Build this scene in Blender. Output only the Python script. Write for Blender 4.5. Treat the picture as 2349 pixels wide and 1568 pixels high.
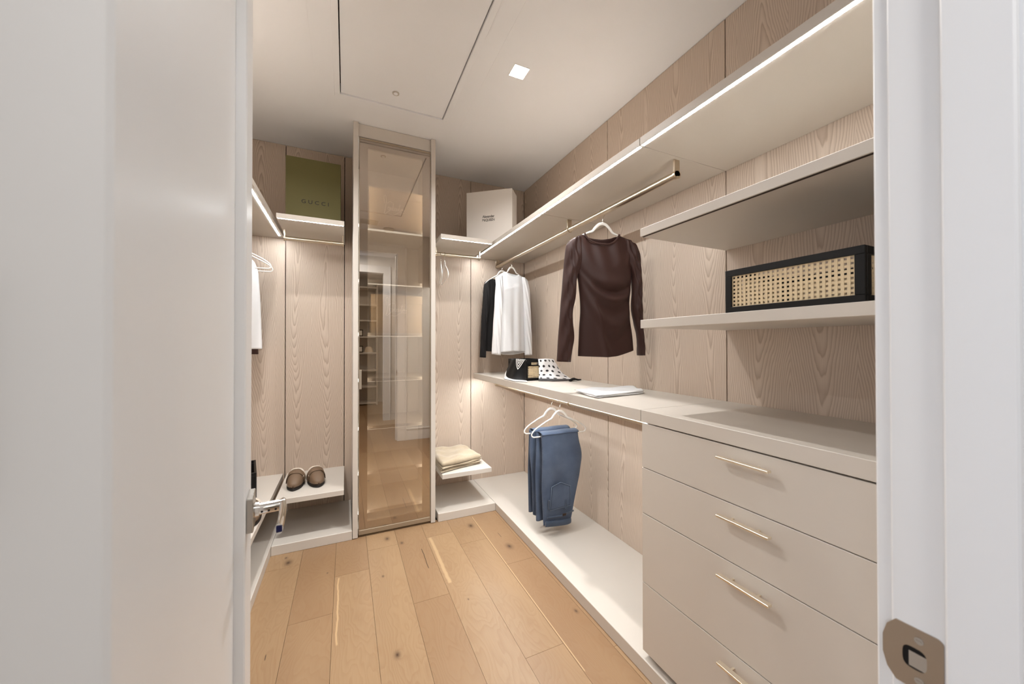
import bpy, bmesh, math, random
import numpy as np
from mathutils import Vector, Matrix

random.seed(7); np.random.seed(7)
for o in list(bpy.data.objects): bpy.data.objects.remove(o)
S = bpy.context.scene
COL = S.collection
PI = math.pi

# ------------------------------------------------------------------ camera
cam_d = bpy.data.cameras.new('camera'); cam = bpy.data.objects.new('camera', cam_d); COL.objects.link(cam)
cam.location = (0, 0, 1.30)
cam.rotation_euler = (math.radians(90.42), math.radians(0.05), math.radians(-24.56))
cam_d.sensor_width = 36; cam_d.lens = 833.3 / 2349 * 36
cam_d.clip_start = 0.02; cam_d.clip_end = 60
cam_d.dof.use_dof = True; cam_d.dof.focus_distance = 2.3; cam_d.dof.aperture_fstop = 5.0
S.camera = cam

# ------------------------------------------------------------------ world, daylight, exposure
W = bpy.data.worlds.new('world'); S.world = W; W.use_nodes = True
W.node_tree.nodes['Background'].inputs[0].default_value = (0.62, 0.74, 1.0, 1)
W.node_tree.nodes['Background'].inputs[1].default_value = 0.6
S.view_settings.view_transform = 'Standard'; S.view_settings.look = 'None'
S.view_settings.exposure = 0.04; S.view_settings.gamma = 1.0; S.view_settings.use_curve_mapping = False
ad = bpy.data.lights.new('hall_daylight', 'AREA'); ad.shape = 'RECTANGLE'; ad.size = 1.0; ad.size_y = 1.7
ad.energy = 30; ad.color = (0.72, 0.83, 1.0)
ao = bpy.data.objects.new('hall_daylight', ad); COL.objects.link(ao)
ao.location = (-2.14, -0.58, 1.45); ao.rotation_euler = (0, math.radians(-90), 0)
LED_STRENGTH = 122.0
LED_COLOR = (0.93, 0.975, 1.0)
DOWNLIGHT_W = 16.0
HALL_FILL_W = 17.0

# ------------------------------------------------------------------ room dimensions
XR, YB, ZC, XL, YF = 1.595, 3.199, 2.81, -0.945, 0.22
XS, XSL = 1.074, -0.425            # shelf fronts, right and left
YS = 2.69                          # shelf fronts along the back wall
Y1, Y2 = 1.111, 1.945              # panel seams on the right wall
ZSB, ZST = 2.100, 2.132            # upper shelves
ZCT, ZCB = 1.039, 0.992           # counter
ZP = 0.060                         # plinth height
YP = 2.655                         # plinth front along the back wall

# ------------------------------------------------------------------ node helpers
class NT:
    def __init__(s, name):
        s.m = bpy.data.materials.new(name); s.m.use_nodes = True; s.t = s.m.node_tree; s.t.nodes.clear()
        s.out = s.t.nodes.new('ShaderNodeOutputMaterial')
    def n(s, typ, **kw):
        nd = s.t.nodes.new(typ)
        for k, v in kw.items(): setattr(nd, k, v)
        return nd
    def l(s, a, b): s.t.links.new(a, b)
    def setin(s, sock, v):
        if hasattr(v, 'is_linked'): s.l(v, sock)
        else: sock.default_value = v
    def m_(s, op, a, b=0.0, c=None):
        nd = s.n('ShaderNodeMath', operation=op)
        s.setin(nd.inputs[0], a); s.setin(nd.inputs[1], b)
        if c is not None: s.setin(nd.inputs[2], c)
        return nd.outputs[0]
    def noise(s, vec, scale=5.0, detail=3.0, rough=0.5, dist=0.0):
        nd = s.n('ShaderNodeTexNoise'); s.l(vec, nd.inputs['Vector'])
        nd.inputs['Scale'].default_value = scale; nd.inputs['Detail'].default_value = detail
        nd.inputs['Roughness'].default_value = rough; nd.inputs['Distortion'].default_value = dist
        return nd.outputs['Fac']
    def comb(s, x, y, z):
        nd = s.n('ShaderNodeCombineXYZ')
        for i, v in enumerate((x, y, z)): s.setin(nd.inputs[i], v)
        return nd.outputs[0]
    def sep(s, v):
        nd = s.n('ShaderNodeSeparateXYZ'); s.l(v, nd.inputs[0]); return nd.outputs
    def mix(s, f, a, b):
        nd = s.n('ShaderNodeMix', data_type='RGBA'); s.setin(nd.inputs[0], f)
        s.setin(nd.inputs[6], a if hasattr(a, 'is_linked') else (*a, 1)); s.setin(nd.inputs[7], b if hasattr(b, 'is_linked') else (*b, 1))
        return nd.outputs[2]
    def ramp(s, f, lo, hi):
        nd = s.n('ShaderNodeMapRange'); s.l(f, nd.inputs[0]); nd.inputs[1].default_value = lo; nd.inputs[2].default_value = hi
        return nd.outputs[0]
    def bump(s, hgt, strength=0.2, dist=0.002):
        nd = s.n('ShaderNodeBump'); nd.inputs['Strength'].default_value = strength; nd.inputs['Distance'].default_value = dist
        s.l(hgt, nd.inputs['Height']); return nd.outputs[0]
    def pbr(s, color, rough=0.5, metal=0.0, normal=None, spec=0.5, sheen=0.0, coat=0.0):
        p = s.n('ShaderNodeBsdfPrincipled')
        s.setin(p.inputs['Base Color'], color if hasattr(color, 'is_linked') else (*color, 1))
        s.setin(p.inputs['Roughness'], rough); p.inputs['Metallic'].default_value = metal
        p.inputs['Specular IOR Level'].default_value = spec
        p.inputs['Sheen Weight'].default_value = sheen
        p.inputs['Coat Weight'].default_value = coat
        if normal is not None: s.l(normal, p.inputs['Normal'])
        s.l(p.outputs[0], s.out.inputs[0]); return p

def srgb(r, g, b):
    f = lambda c: (c / 255 / 12.92) if c / 255 <= 0.04045 else ((c / 255 + 0.055) / 1.055) ** 2.4
    return (f(r), f(g), f(b))

M = {}
def simple(name, col, rough=0.5, metal=0.0, spec=0.5, sheen=0.0, bump=None, var=0.0, coat=0.0):
    t = NT(name); c = t.n('ShaderNodeTexCoord').outputs['Object']; nrm = None; colr = col
    if bump:
        nrm = t.bump(t.noise(c, bump[0], 4.0), bump[1], bump[2])
    if var:
        f = t.noise(c, 6.0, 4.0)
        colr = t.mix(f, tuple(x * (1 - var) for x in col), tuple(min(1, x * (1 + var)) for x in col))
    t.pbr(colr, rough, metal, nrm, spec, sheen, coat); M[name] = t.m; return t.m

simple('laminate', srgb(212, 204, 194), 0.42, bump=(700, 0.05, 0.0005), var=0.015)
simple('laminate_edge', srgb(205, 196, 182), 0.4)
simple('white_paint', srgb(230, 229, 228), 0.38, var=0.01)
simple('ceiling_paint', srgb(241, 241, 242), 0.8, bump=(220, 0.05, 0.0006))
simple('wall_paint', srgb(230, 227, 222), 0.75, bump=(250, 0.05, 0.0006))
simple('champagne', srgb(212, 199, 178), 0.3, 1.0)
simple('champagne_bar', srgb(240, 230, 212), 0.3, 1.0)
simple('frame_metal', srgb(170, 155, 134), 0.45, 0.55)
simple('chrome', srgb(225, 223, 220), 0.07, 1.0)
simple('nickel', srgb(176, 162, 146), 0.36, 1.0)
simple('satin_steel', srgb(190, 186, 180), 0.25, 1.0)
simple('black_lacquer', srgb(9, 8, 9), 0.45, spec=0.3)
simple('dark_gap', srgb(16, 12, 9), 0.9)
simple('hanger_white', srgb(238, 232, 224), 0.45)
simple('silver_wire', srgb(215, 210, 202), 0.25, 1.0)
simple("knit_brown", srgb(56, 31, 25), 0.55, spec=0.35, sheen=0.03, bump=(900, 0.12, 0.0006))
simple('knit_white', srgb(232, 231, 231), 0.75, sheen=0.2, bump=(900, 0.12, 0.0006))
simple('knit_black', srgb(20, 17, 17), 0.75, spec=0.3, sheen=0.02, bump=(900, 0.12, 0.0006))
simple('linen_white', srgb(250, 250, 251), 0.8, bump=(500, 0.12, 0.0008))
simple('brown_leather', srgb(112, 90, 70), 0.55, bump=(300, 0.2, 0.0007), var=0.12)
simple('sole_black', srgb(28, 24, 21), 0.7)
simple('cork', srgb(52, 38, 28), 0.8)
simple('shearling', srgb(228, 212, 192), 0.95, sheen=0.5, bump=(160, 0.8, 0.004))
simple('buckle', srgb(235, 226, 212), 0.3, 0.3)
simple('cane', srgb(226, 204, 166), 0.6)
simple('box_green', srgb(98, 92, 52), 0.75, bump=(260, 0.15, 0.0008), var=0.06)
simple('box_white', srgb(226, 220, 213), 0.7, var=0.01)
simple('box_kraft', srgb(200, 178, 148), 0.75, var=0.02)
simple('ink_dark', srgb(20, 16, 10), 0.6)
simple('ink_white', srgb(246, 238, 226), 0.6)
simple('grille', srgb(196, 188, 178), 0.5)
simple('plastic_white', srgb(226, 222, 214), 0.45)
simple('photo_mat', srgb(236, 230, 220), 0.6)
simple('felt', srgb(216, 196, 172), 0.85)
simple('lever_end', srgb(20, 26, 70), 0.2)
simple('thread', srgb(26, 30, 40), 0.7)

def emis(name, col, strength):
    t = NT(name); e = t.n('ShaderNodeEmission'); e.inputs[0].default_value = (*col, 1); e.inputs[1].default_value = strength
    t.l(e.outputs[0], t.out.inputs[0]); M[name] = t.m
emis('led', LED_COLOR, LED_STRENGTH)
emis('lamp_lens', (1.0, 0.97, 0.93), 18.0)
emis('led_soft', LED_COLOR, 1.6)
emis('led_tower_fill', LED_COLOR, 24.0)

def wood_panel():
    t = NT('pine_veneer'); tc = t.n('ShaderNodeTexCoord').outputs['Object']
    rnd = t.n('ShaderNodeObjectInfo').outputs['Random']
    x, y, z = t.sep(tc)[0:3]
    u = t.m_('ADD', t.m_('ADD', x, y), t.m_('MULTIPLY', rnd, 7.3))
    v = t.m_('ADD', z, t.m_('MULTIPLY', rnd, 1.1))
    w = 0.208
    k = t.m_('FLOOR', t.m_('DIVIDE', u, w))
    tt = t.m_('SUBTRACT', u, t.m_('MULTIPLY', t.m_('ADD', k, 0.5), w))
    wn = t.n('ShaderNodeTexWhiteNoise', noise_dimensions='1D'); t.l(k, wn.inputs['W'])
    kr = wn.outputs['Value']
    wob = t.noise(t.comb(t.m_('MULTIPLY', u, 2.0), t.m_('MULTIPLY', v, 1.3), kr), 1.0, 2.0)
    tt = t.m_('ADD', tt, t.m_('MULTIPLY', t.m_('SUBTRACT', wob, 0.5), 0.11))
    d = t.m_('ADD', 0.018, t.m_('MULTIPLY', kr, 0.016))
    r = t.m_('SQRT', t.m_('ADD', t.m_('MULTIPLY', tt, tt), t.m_('MULTIPLY', d, d)))
    tap = t.m_('MULTIPLY', t.m_('SINE', t.m_('ADD', t.m_('MULTIPLY', v, 1.55), t.m_('MULTIPLY', kr, 1.6))), 8.5)
    n2 = t.noise(t.comb(t.m_('MULTIPLY', u, 14.0), t.m_('MULTIPLY', v, 2.2), 0.0), 1.0, 3.0)
    s = t.m_('ADD', t.m_('ADD', t.m_('MULTIPLY', r, 125.0), tap), t.m_('MULTIPLY', n2, 4.0))
    f = t.m_('FRACT', s)
    late = t.m_('POWER', f, 2.2)
    late = t.m_('MULTIPLY', late, t.ramp(t.m_('SUBTRACT', 1.0, f), 0.0, 0.12))
    fib = t.noise(t.comb(t.m_('MULTIPLY', u, 420.0), t.m_('MULTIPLY', v, 9.0), 0.0), 1.0, 2.0)
    big = t.noise(t.comb(t.m_('MULTIPLY', u, 3.0), t.m_('MULTIPLY', v, 0.7), 3.0), 1.0, 2.0)
    c = t.mix(late, srgb(216, 199, 182), srgb(168, 145, 126))
    c = t.mix(t.m_('MULTIPLY', t.ramp(fib, 0.42, 0.75), 0.30), c, srgb(186, 165, 147))
    c = t.mix(t.m_('MULTIPLY', t.ramp(big, 0.35, 0.75), 0.28), c, srgb(198, 178, 160))
    nrm = t.bump(t.m_('ADD', t.m_('MULTIPLY', late, 0.6), fib), 0.10, 0.0006)
    t.pbr(c, 0.55, 0, nrm, 0.35); M['pine_veneer'] = t.m
wood_panel()

KNOTS = [(-0.311, 2.536, .016), (0.254, 2.573, .014), (0.336, 2.479, .010), (0.819, 2.506, .017), (0.962, 2.149, .018),
         (0.192, 2.167, .006), (0.199, 1.595, .011), (1.025, 1.493, .008), (0.572, 1.791, .004), (-0.093, 2.33, .004), (-0.33, 2.60, .005)]
def oak():
    t = NT('oak_plank'); rnd = t.n('ShaderNodeObjectInfo').outputs['Random']
    pos = t.n('ShaderNodeNewGeometry').outputs['Position']
    x, y, z = t.sep(pos)[0:3]
    mask = None; disp = None
    for kx, ky, kr in KNOTS:
        dx = t.m_('SUBTRACT', x, kx); dy = t.m_('MULTIPLY', t.m_('SUBTRACT', y, ky), 0.62)
        dd = t.m_('SQRT', t.m_('ADD', t.m_('MULTIPLY', dx, dx), t.m_('MULTIPLY', dy, dy)))
        g = t.m_('EXPONENT', t.m_('MULTIPLY', t.m_('DIVIDE', dd, -kr), 0.9))
        mask = g if mask is None else t.m_('ADD', mask, g)
    ro = t.m_('MULTIPLY', rnd, 37.0)
    n1 = t.noise(t.comb(t.m_('ADD', t.m_('MULTIPLY', x, 5.0), ro), t.m_('MULTIPLY', y, 1.5), ro), 1.0, 3.0, 0.5, 0.3)
    # cathedral rings, bent round the knots
    s = t.m_('ADD', t.m_('ADD', t.m_('MULTIPLY', n1, 26.0), t.m_('MULTIPLY', x, 22.0)), t.m_('MULTIPLY', mask, 3.0))
    f = t.m_('FRACT', s); ring = t.m_('MULTIPLY', t.m_('POWER', f, 2.0), t.ramp(t.m_('SUBTRACT', 1.0, f), 0.0, 0.15))
    fib = t.noise(t.comb(t.m_('ADD', t.m_('MULTIPLY', x, 320.0), ro), t.m_('MULTIPLY', y, 7.0), 0.0), 1.0, 3.0)
    patch = t.noise(t.comb(t.m_('ADD', t.m_('MULTIPLY', x, 4.0), ro), t.m_('MULTIPLY', y, 1.0), ro), 1.0, 2.0)
    c = t.mix(t.m_('POWER', rnd, 1.5), srgb(160, 131, 99), srgb(141, 110, 81))
    c = t.mix(t.m_('MULTIPLY', ring, 0.42), c, srgb(134, 99, 68))
    c = t.mix(t.m_('MULTIPLY', t.ramp(fib, 0.4, 0.8), 0.35), c, srgb(144, 108, 76))
    c = t.mix(t.m_('MULTIPLY', t.ramp(patch, 0.45, 0.8), 0.35), c, srgb(182, 152, 116))
    c = t.mix(t.ramp(mask, 0.16, 0.9), c, srgb(70, 48, 34))
    # the long drying crack of one plank, and pale sapwood streaks
    for cx, y0, y1, hw, col in ((0.441, 2.13, 2.36, 0.0022, (52, 36, 26)), (0.958, 2.27, 2.34, 0.0016, (52, 36, 26)), (0.52, 1.95, 2.47, 0.010, (190, 160, 122)),
                                (0.869, 1.2, 2.64, 0.0022, (200, 170, 130)), (-0.035, 1.75, 2.26, 0.004, (196, 164, 124)), (-0.30, 1.79, 1.83, 0.002, (60, 42, 30))):
        wob = t.m_('MULTIPLY', t.m_('SUBTRACT', t.noise(t.comb(0.0, t.m_('MULTIPLY', y, 9.0), cx), 1.0, 2.0), 0.5), 0.016 if hw < 0.0045 else 0.02)
        if cx == 0.869: wob = 0.0
        a = t.m_('ABSOLUTE', t.m_('SUBTRACT', t.m_('SUBTRACT', x, cx), wob))
        inx = t.m_('SUBTRACT', 1.0, t.ramp(a, hw * 0.6, hw * 1.3))
        yc = (y0 + y1) / 2; iny = t.m_('SUBTRACT', 1.0, t.ramp(t.m_('ABSOLUTE', t.m_('SUBTRACT', y, yc)), (y1 - y0) / 2 - 0.01, (y1 - y0) / 2))
        c = t.mix(t.m_('MULTIPLY', t.m_('MULTIPLY', inx, iny), 0.85), c, srgb(*col))
    nrm = t.bump(fib, 0.12, 0.0006)
    t.pbr(c, 0.36, 0, nrm, 0.4); M['oak_plank'] = t.m
oak()

def bronze_glass():
    t = NT('bronze_glass'); tr = t.n('ShaderNodeBsdfTransparent'); tr.inputs[0].default_value = (0.84, 0.76, 0.66, 1)
    gl = t.n('ShaderNodeBsdfGlossy'); gl.inputs[0].default_value = (0.92, 0.86, 0.79, 1); gl.inputs['Roughness'].default_value = 0.004
    fr = t.n('ShaderNodeFresnel'); fr.inputs[0].default_value = 1.5
    fac = t.m_('ADD', 0.37, t.m_('MULTIPLY', fr.outputs[0], 0.6))
    mx = t.n('ShaderNodeMixShader'); t.l(fac, mx.inputs[0]); t.l(tr.outputs[0], mx.inputs[1]); t.l(gl.outputs[0], mx.inputs[2])
    t.l(mx.outputs[0], t.out.inputs[0]); M['bronze_glass'] = t.m
bronze_glass()

def denim(name, a, b):
    t = NT(name); c = t.n('ShaderNodeTexCoord').outputs['Object']
    x, y, z = t.sep(c)[0:3]
    tw = t.noise(t.comb(t.m_('MULTIPLY', t.m_('ADD', x, y), 900.0), 0.0, t.m_('MULTIPLY', z, 260.0)), 1.0, 2.0)
    big = t.noise(c, 9.0, 3.0)
    f = t.m_('ADD', t.m_('MULTIPLY', t.ramp(tw, 0.3, 0.7), 0.45), t.m_('MULTIPLY', t.ramp(big, 0.3, 0.7), 0.45))
    t.pbr(t.mix(f, srgb(*a), srgb(*b)), 0.85, 0, t.bump(tw, 0.25, 0.001), 0.2, 0.2); M[name] = t.m
denim('denim', (58, 69, 90), (96, 109, 130))
denim('denim_fade', (92, 104, 124), (126, 138, 154))
denim('denim_trim', (46, 56, 74), (84, 96, 114))

def fleece():
    t = NT('beige_fleece'); c = t.n('ShaderNodeTexCoord').outputs['Object']
    n = t.noise(c, 130.0, 4.0); b = t.noise(c, 14.0, 3.0)
    t.pbr(t.mix(t.ramp(b, 0.3, 0.7), srgb(180, 162, 136), srgb(200, 184, 158)), 0.95, 0, t.bump(n, 0.7, 0.003), 0.1, 0.5); M['beige_fleece'] = t.m
fleece()

def polka():
    t = NT('polka_silk'); uv = t.n('ShaderNodeUVMap').outputs[0]; u, v = t.sep(uv)[0:2]
    a = t.m_('MULTIPLY', u, 4.4); b = t.m_('MULTIPLY', v, 7.6)
    a2 = t.m_('ADD', a, t.m_('MULTIPLY', t.m_('FLOOR', b), 0.5))
    fa = t.m_('SUBTRACT', t.m_('FRACT', a2), 0.5); fb = t.m_('SUBTRACT', t.m_('FRACT', b), 0.5)
    d = t.m_('SQRT', t.m_('ADD', t.m_('MULTIPLY', fa, fa), t.m_('MULTIPLY', fb, fb)))
    dot = t.m_('SUBTRACT', 1.0, t.ramp(d, 0.21, 0.26))
    edge = t.m_('GREATER_THAN', v, 0.885)
    c = t.mix(t.m_('MAXIMUM', dot, edge), srgb(236, 234, 234), srgb(38, 36, 38))
    t.pbr(c, 0.5, 0, None, 0.4, 0.2); M['polka_silk'] = t.m
polka()
def chevron():
    t = NT('chevron_silk'); uv = t.n('ShaderNodeUVMap').outputs[0]; u, v = t.sep(uv)[0:2]
    d = t.m_('ADD', t.m_('ABSOLUTE', t.m_('SUBTRACT', u, 0.70)), t.m_('MULTIPLY', t.m_('SUBTRACT', v, 0.22), 0.95))
    st = t.m_('GREATER_THAN', t.m_('FRACT', t.m_('MULTIPLY', d, 17.0)), 0.52)
    inside = t.m_('LESS_THAN', d, 0.30)
    low = t.m_('GREATER_THAN', v, 0.86)
    low2 = t.m_('GREATER_THAN', t.m_('SUBTRACT', v, t.m_('MULTIPLY', u, 0.75)), 0.62)
    f = t.m_('MAXIMUM', t.m_('MAXIMUM', t.m_('MULTIPLY', st, inside), low), low2)
    c = t.mix(f, srgb(11, 10, 11), srgb(226, 224, 220))
    t.pbr(c, 0.5, 0, None, 0.25, 0.0); M['chevron_silk'] = t.m
chevron()

# ------------------------------------------------------------------ geometry helpers
ORG = {}
def link(name, me, mat, parent=None, loc=(0, 0, 0), smooth=False):
    o = bpy.data.objects.new(name, me); COL.objects.link(o); o.location = loc
    if mat: me.materials.append(M[mat])
    if parent is not None: o.parent = parent
    if smooth: me.polygons.foreach_set('use_smooth', [True] * len(me.polygons))
    return o
def worg(p):
    v = Vector((0, 0, 0))
    while p is not None: v = v + p.location; p = p.parent
    return v
def obj(name, bm, mat, parent=None, smooth=False, local=False, angle=None):
    """bmesh in world coordinates -> object whose origin sits at its base (or at its parent's frame)"""
    bmesh.ops.recalc_face_normals(bm, faces=bm.faces)
    vs = np.array([v.co for v in bm.verts])
    c = Vector(((vs[:, 0].min() + vs[:, 0].max()) / 2, (vs[:, 1].min() + vs[:, 1].max()) / 2, vs[:, 2].min()))
    for v in bm.verts: v.co -= c
    me = bpy.data.meshes.new(name); bm.to_mesh(me); bm.free()
    loc = c if (parent is None or local) else c - worg(parent)
    o = link(name, me, mat, parent, loc, smooth)
    if smooth and angle: me.set_sharp_from_angle(angle=math.radians(angle))
    return o
def add_box(bm, x0, x1, y0, y1, z0, z1, bev=0.0):
    r = bmesh.ops.create_cube(bm, size=1.0)
    for v in r['verts']:
        v.co = Vector(((x0 + x1) / 2 + v.co.x * (x1 - x0), (y0 + y1) / 2 + v.co.y * (y1 - y0), (z0 + z1) / 2 + v.co.z * (z1 - z0)))
    if bev > 0:
        es = list({e for v in r['verts'] for e in v.link_edges})
        bmesh.ops.bevel(bm, geom=es, offset=bev, segments=1, affect='EDGES')
    return bm
def box(name, b, mat, parent=None, bev=0.0012, local=False):
    bm = bmesh.new(); add_box(bm, *b, bev=bev); return obj(name, bm, mat, parent, local=local)
def add_cyl(bm, p0, p1, r, n=24, caps=True, r2=None):
    p0, p1 = Vector(p0), Vector(p1); d = p1 - p0
    res = bmesh.ops.create_cone(bm, cap_ends=caps, cap_tris=False, segments=n, radius1=r, radius2=r if r2 is None else r2, depth=d.length)
    q = d.to_track_quat('Z', 'Y').to_matrix().to_4x4(); q.translation = (p0 + p1) / 2
    bmesh.ops.transform(bm, matrix=q, verts=res['verts']); return bm
def cyl(name, p0, p1, r, mat, parent=None, n=24, local=False, r2=None):
    bm = bmesh.new(); add_cyl(bm, p0, p1, r, n, r2=r2); return obj(name, bm, mat, parent, True, local, 40)
def add_tube(bm, pts, rad, n=10, up=(0, 1, 0), close=False):
    """sweep an ellipse (ra across, rb along `up`) along pts"""
    pts = [Vector(p) for p in pts]; N = len(pts); rings = []
    for i, p in enumerate(pts):
        a = pts[(i - 1) % N] if (close or i > 0) else pts[i]; b = pts[(i + 1) % N] if (close or i < N - 1) else pts[i]
        t = (b - a).normalized(); u = Vector(up); u = (u - t * u.dot(t))
        if u.length < 1e-4: u = Vector((0, 0, 1)) - t * t.z
        u.normalize(); s = t.cross(u)
        r = rad(i / (N - 1)) if callable(rad) else rad
        ra, rb = r if isinstance(r, tuple) else (r, r)
        rings.append([bm.verts.new(p + s * (ra * math.cos(2 * PI * k / n)) + u * (rb * math.sin(2 * PI * k / n))) for k in range(n)])
    for i in range(N if close else N - 1):
        A, B = rings[i], rings[(i + 1) % N]
        for k in range(n): bm.faces.new((A[k], A[(k + 1) % n], B[(k + 1) % n], B[k]))
    if not close:
        bm.faces.new(rings[0][::-1]); bm.faces.new(rings[-1])
    return bm
def spline(pts, m=8):
    P = [np.array(p, float) for p in pts]; P = [2 * P[0] - P[1]] + P + [2 * P[-1] - P[-2]]; out = []
    for i in range(1, len(P) - 2):
        for k in range(m):
            t = k / m
            out.append(0.5 * ((2 * P[i]) + (-P[i - 1] + P[i + 1]) * t + (2 * P[i - 1] - 5 * P[i] + 4 * P[i + 1] - P[i + 2]) * t * t + (-P[i - 1] + 3 * P[i] - 3 * P[i + 1] + P[i + 2]) * t ** 3))
    out.append(P[-2]); return out
def tag(o, label=None, cat=None, group=None, kind=None):
    if label: o['label'] = label
    if cat: o['category'] = cat
    if group: o['group'] = group
    if kind: o['kind'] = kind
    return o
def thing(name, label, cat, loc=(0, 0, 0), rotz=0.0, group=None):
    o = bpy.data.objects.new(name, None); COL.objects.link(o); o.location = loc; o.rotation_euler = (0, 0, rotz)
    o.empty_display_size = 0.05
    return tag(o, label, cat, group)
def struct(name, loc=None, label=None):
    o = bpy.data.objects.new(name, None); COL.objects.link(o); o.location = loc or (0, 0, 0); o.empty_display_size = 0.05
    return tag(o, label, kind='structure')
def sbox(name, b, mat, label=None, bev=0.0):
    return tag(box(name, b, mat, bev=bev), label, kind='structure')
def text_mesh(body, size, spacing=1.0, shear=0.0):
    cu = bpy.data.curves.new('lettering', 'FONT'); cu.body = body; cu.size = size; cu.space_character = spacing; cu.shear = shear
    cu.align_x = 'CENTER'; cu.extrude = 0.0006; cu.resolution_u = 3
    o = bpy.data.objects.new('lettering', cu); COL.objects.link(o)
    dg = bpy.context.evaluated_depsgraph_get(); me = bpy.data.meshes.new_from_object(o.evaluated_get(dg))
    bpy.data.objects.remove(o); bpy.data.curves.remove(cu); me.materials.clear(); return me

# ================================================================== THE SETTING
# ---- floor: sub-floor slab and oak planks running along Y
fl = struct('floor', (0.3, 0.0, 0.0), 'wide oak plank floor with knots')
box('subfloor', (-2.1, 2.6, -3.6, 3.3, -0.05, -0.0125), 'dark_gap', fl, bev=0)
EDG = [-0.428 + 0.1855 * i for i in range(-9, 17)]
for i, e in enumerate((-0.428, -0.243, -0.055, 0.126, 0.312, 0.495, 0.680, 0.863, 1.052)): EDG[9 + i] = e
JOINTS = {9: [2.484, 1.15, -0.3, -2.0], 10: [1.971, 0.55, -1.3], 11: [2.272, 0.86, -0.7, -2.3], 12: [2.473, 0.62, -1.1], 13: [1.873, 0.30, -1.5],
          14: [2.478, 0.75, -0.6, -2.2], 15: [2.299, 1.355, -0.25, -1.9], 16: [1.977, 0.6, -1.0], 17: [1.25, -0.45, -2.1]}
for i in range(len(EDG) - 1):
    x0, x1 = EDG[i] + 0.0006, EDG[i + 1] - 0.0006
    inside = 8 <= i <= 17
    top = 2.70 if 9 <= i <= 17 else 0.16
    js = JOINTS.get(i, [random.uniform(-0.6, 0.0), random.uniform(-2.4, -1.6)])
    ys = [top] + [j for j in js if j < top - 0.05] + [-3.55]
    for a, b in zip(ys[:-1], ys[1:]):
        if a > 0.16 and b < 0.2 and not (-0.2 < (x0 + x1) / 2 < 0.64) and i not in (9, 10, 11, 12, 13, 14, 15, 16, 17): a = 0.16
        box('plank', (x0, x1, b + 0.0006, a - 0.0006, -0.0125, 0.0), 'oak_plank', fl, bev=0)

# ---- ceiling with the opening of the loft hatch
HX0, HX1, HY0, HY1 = -0.036, 0.588, 0.92, 2.398
cl = struct('ceiling', (0.3, 1.7, ZC), 'smooth off-white plaster ceiling')
DL = [(0.869, 1.804), (-0.32, 1.804)]
bm = bmesh.new()
CE = ((-1.1, HX0, YF - 0.14, 3.35), (HX1, 1.75, YF - 0.14, 3.35), (HX0, HX1, HY1, 3.35), (HX0, HX1, YF - 0.14, HY0))
def ceil_piece(bm, r, holes):
    xs = sorted({r[0], r[1]} | {v for h in holes for v in (h[0], h[1])}); ys = sorted({r[2], r[3]} | {v for h in holes for v in (h[2], h[3])})
    for a, b in zip(xs[:-1], xs[1:]):
        for c, d in zip(ys[:-1], ys[1:]):
            if any(a >= h[0] - 1e-6 and b <= h[1] + 1e-6 and c >= h[2] - 1e-6 and d <= h[3] + 1e-6 for h in holes): continue
            add_box(bm, a, b, c, d, ZC, ZC + 0.06)
hs = 0.046
for r in CE:
    ceil_piece(bm, r, [(x - hs, x + hs, y - hs, y + hs) for x, y in DL if r[0] < x < r[1] and r[2] < y < r[3]])
obj('plaster', bm, 'ceiling_paint', cl)
sbox('ceiling_hall', (-2.2, 2.7, -3.6, YF - 0.14, ZC, ZC + 0.06), 'ceiling_paint', 'flat white hall ceiling')
# drywall tape ridges beside the hatch
box('drywall_ridge', (-0.172, -0.164, 1.2, 2.52, ZC - 0.0012, ZC), 'ceiling_paint', cl, bev=0)
box('drywall_ridge', (0.716, 0.722, 1.2, 2.50, ZC - 0.0008, ZC), 'ceiling_paint', cl, bev=0)

# ---- walls
def panel_wall(name, label, backing, panels, axis, face):
    w = struct(name, ((backing[0] + backing[1]) / 2, (backing[2] + backing[3]) / 2, 0), label)
    box('backing', backing, 'dark_gap', w, bev=0)
    for a, b in panels:
        g = 0.0026
        if axis == 'x': box('panel', (a + g, b - g, face, face + 0.018, 0.0, ZC - 0.002), 'pine_veneer', w, bev=0.0006)
        elif axis == 'yR': box('panel', (face, face + 0.018, a + g, b - g, 0.0, ZC - 0.002), 'pine_veneer', w, bev=0.0006)
        else: box('panel', (face - 0.018, face, a + g, b - g, 0.0, ZC - 0.002), 'pine_veneer', w, bev=0.0006)
    return w
panel_wall('wall_back', 'pale pine veneer panelled back wall', (XL - 0.02, XR + 0.02, YB + 0.018, YB + 0.10, 0, ZC), [(XL, -0.416), (-0.416, -0.012), (-0.012, 0.32), (0.32, 0.62), (0.62, 1.045), (1.045, XR)], 'x', YB)
panel_wall('wall_right', 'pale pine veneer panelled wall behind the drawers', (XR + 0.018, XR + 0.10, YF - 0.1, YB + 0.1, 0, ZC), [(YF, Y1), (Y1, Y2), (Y2, YB)], 'yR', XR)
panel_wall('wall_left', 'pale pine veneer panelled wall behind the open door', (XL - 0.10, XL - 0.018, YF - 0.1, YB + 0.1, 0, ZC), [(YF, 0.95), (0.95, 1.72), (1.72, 2.46), (2.46, YB)], 'yL', XL)

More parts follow.
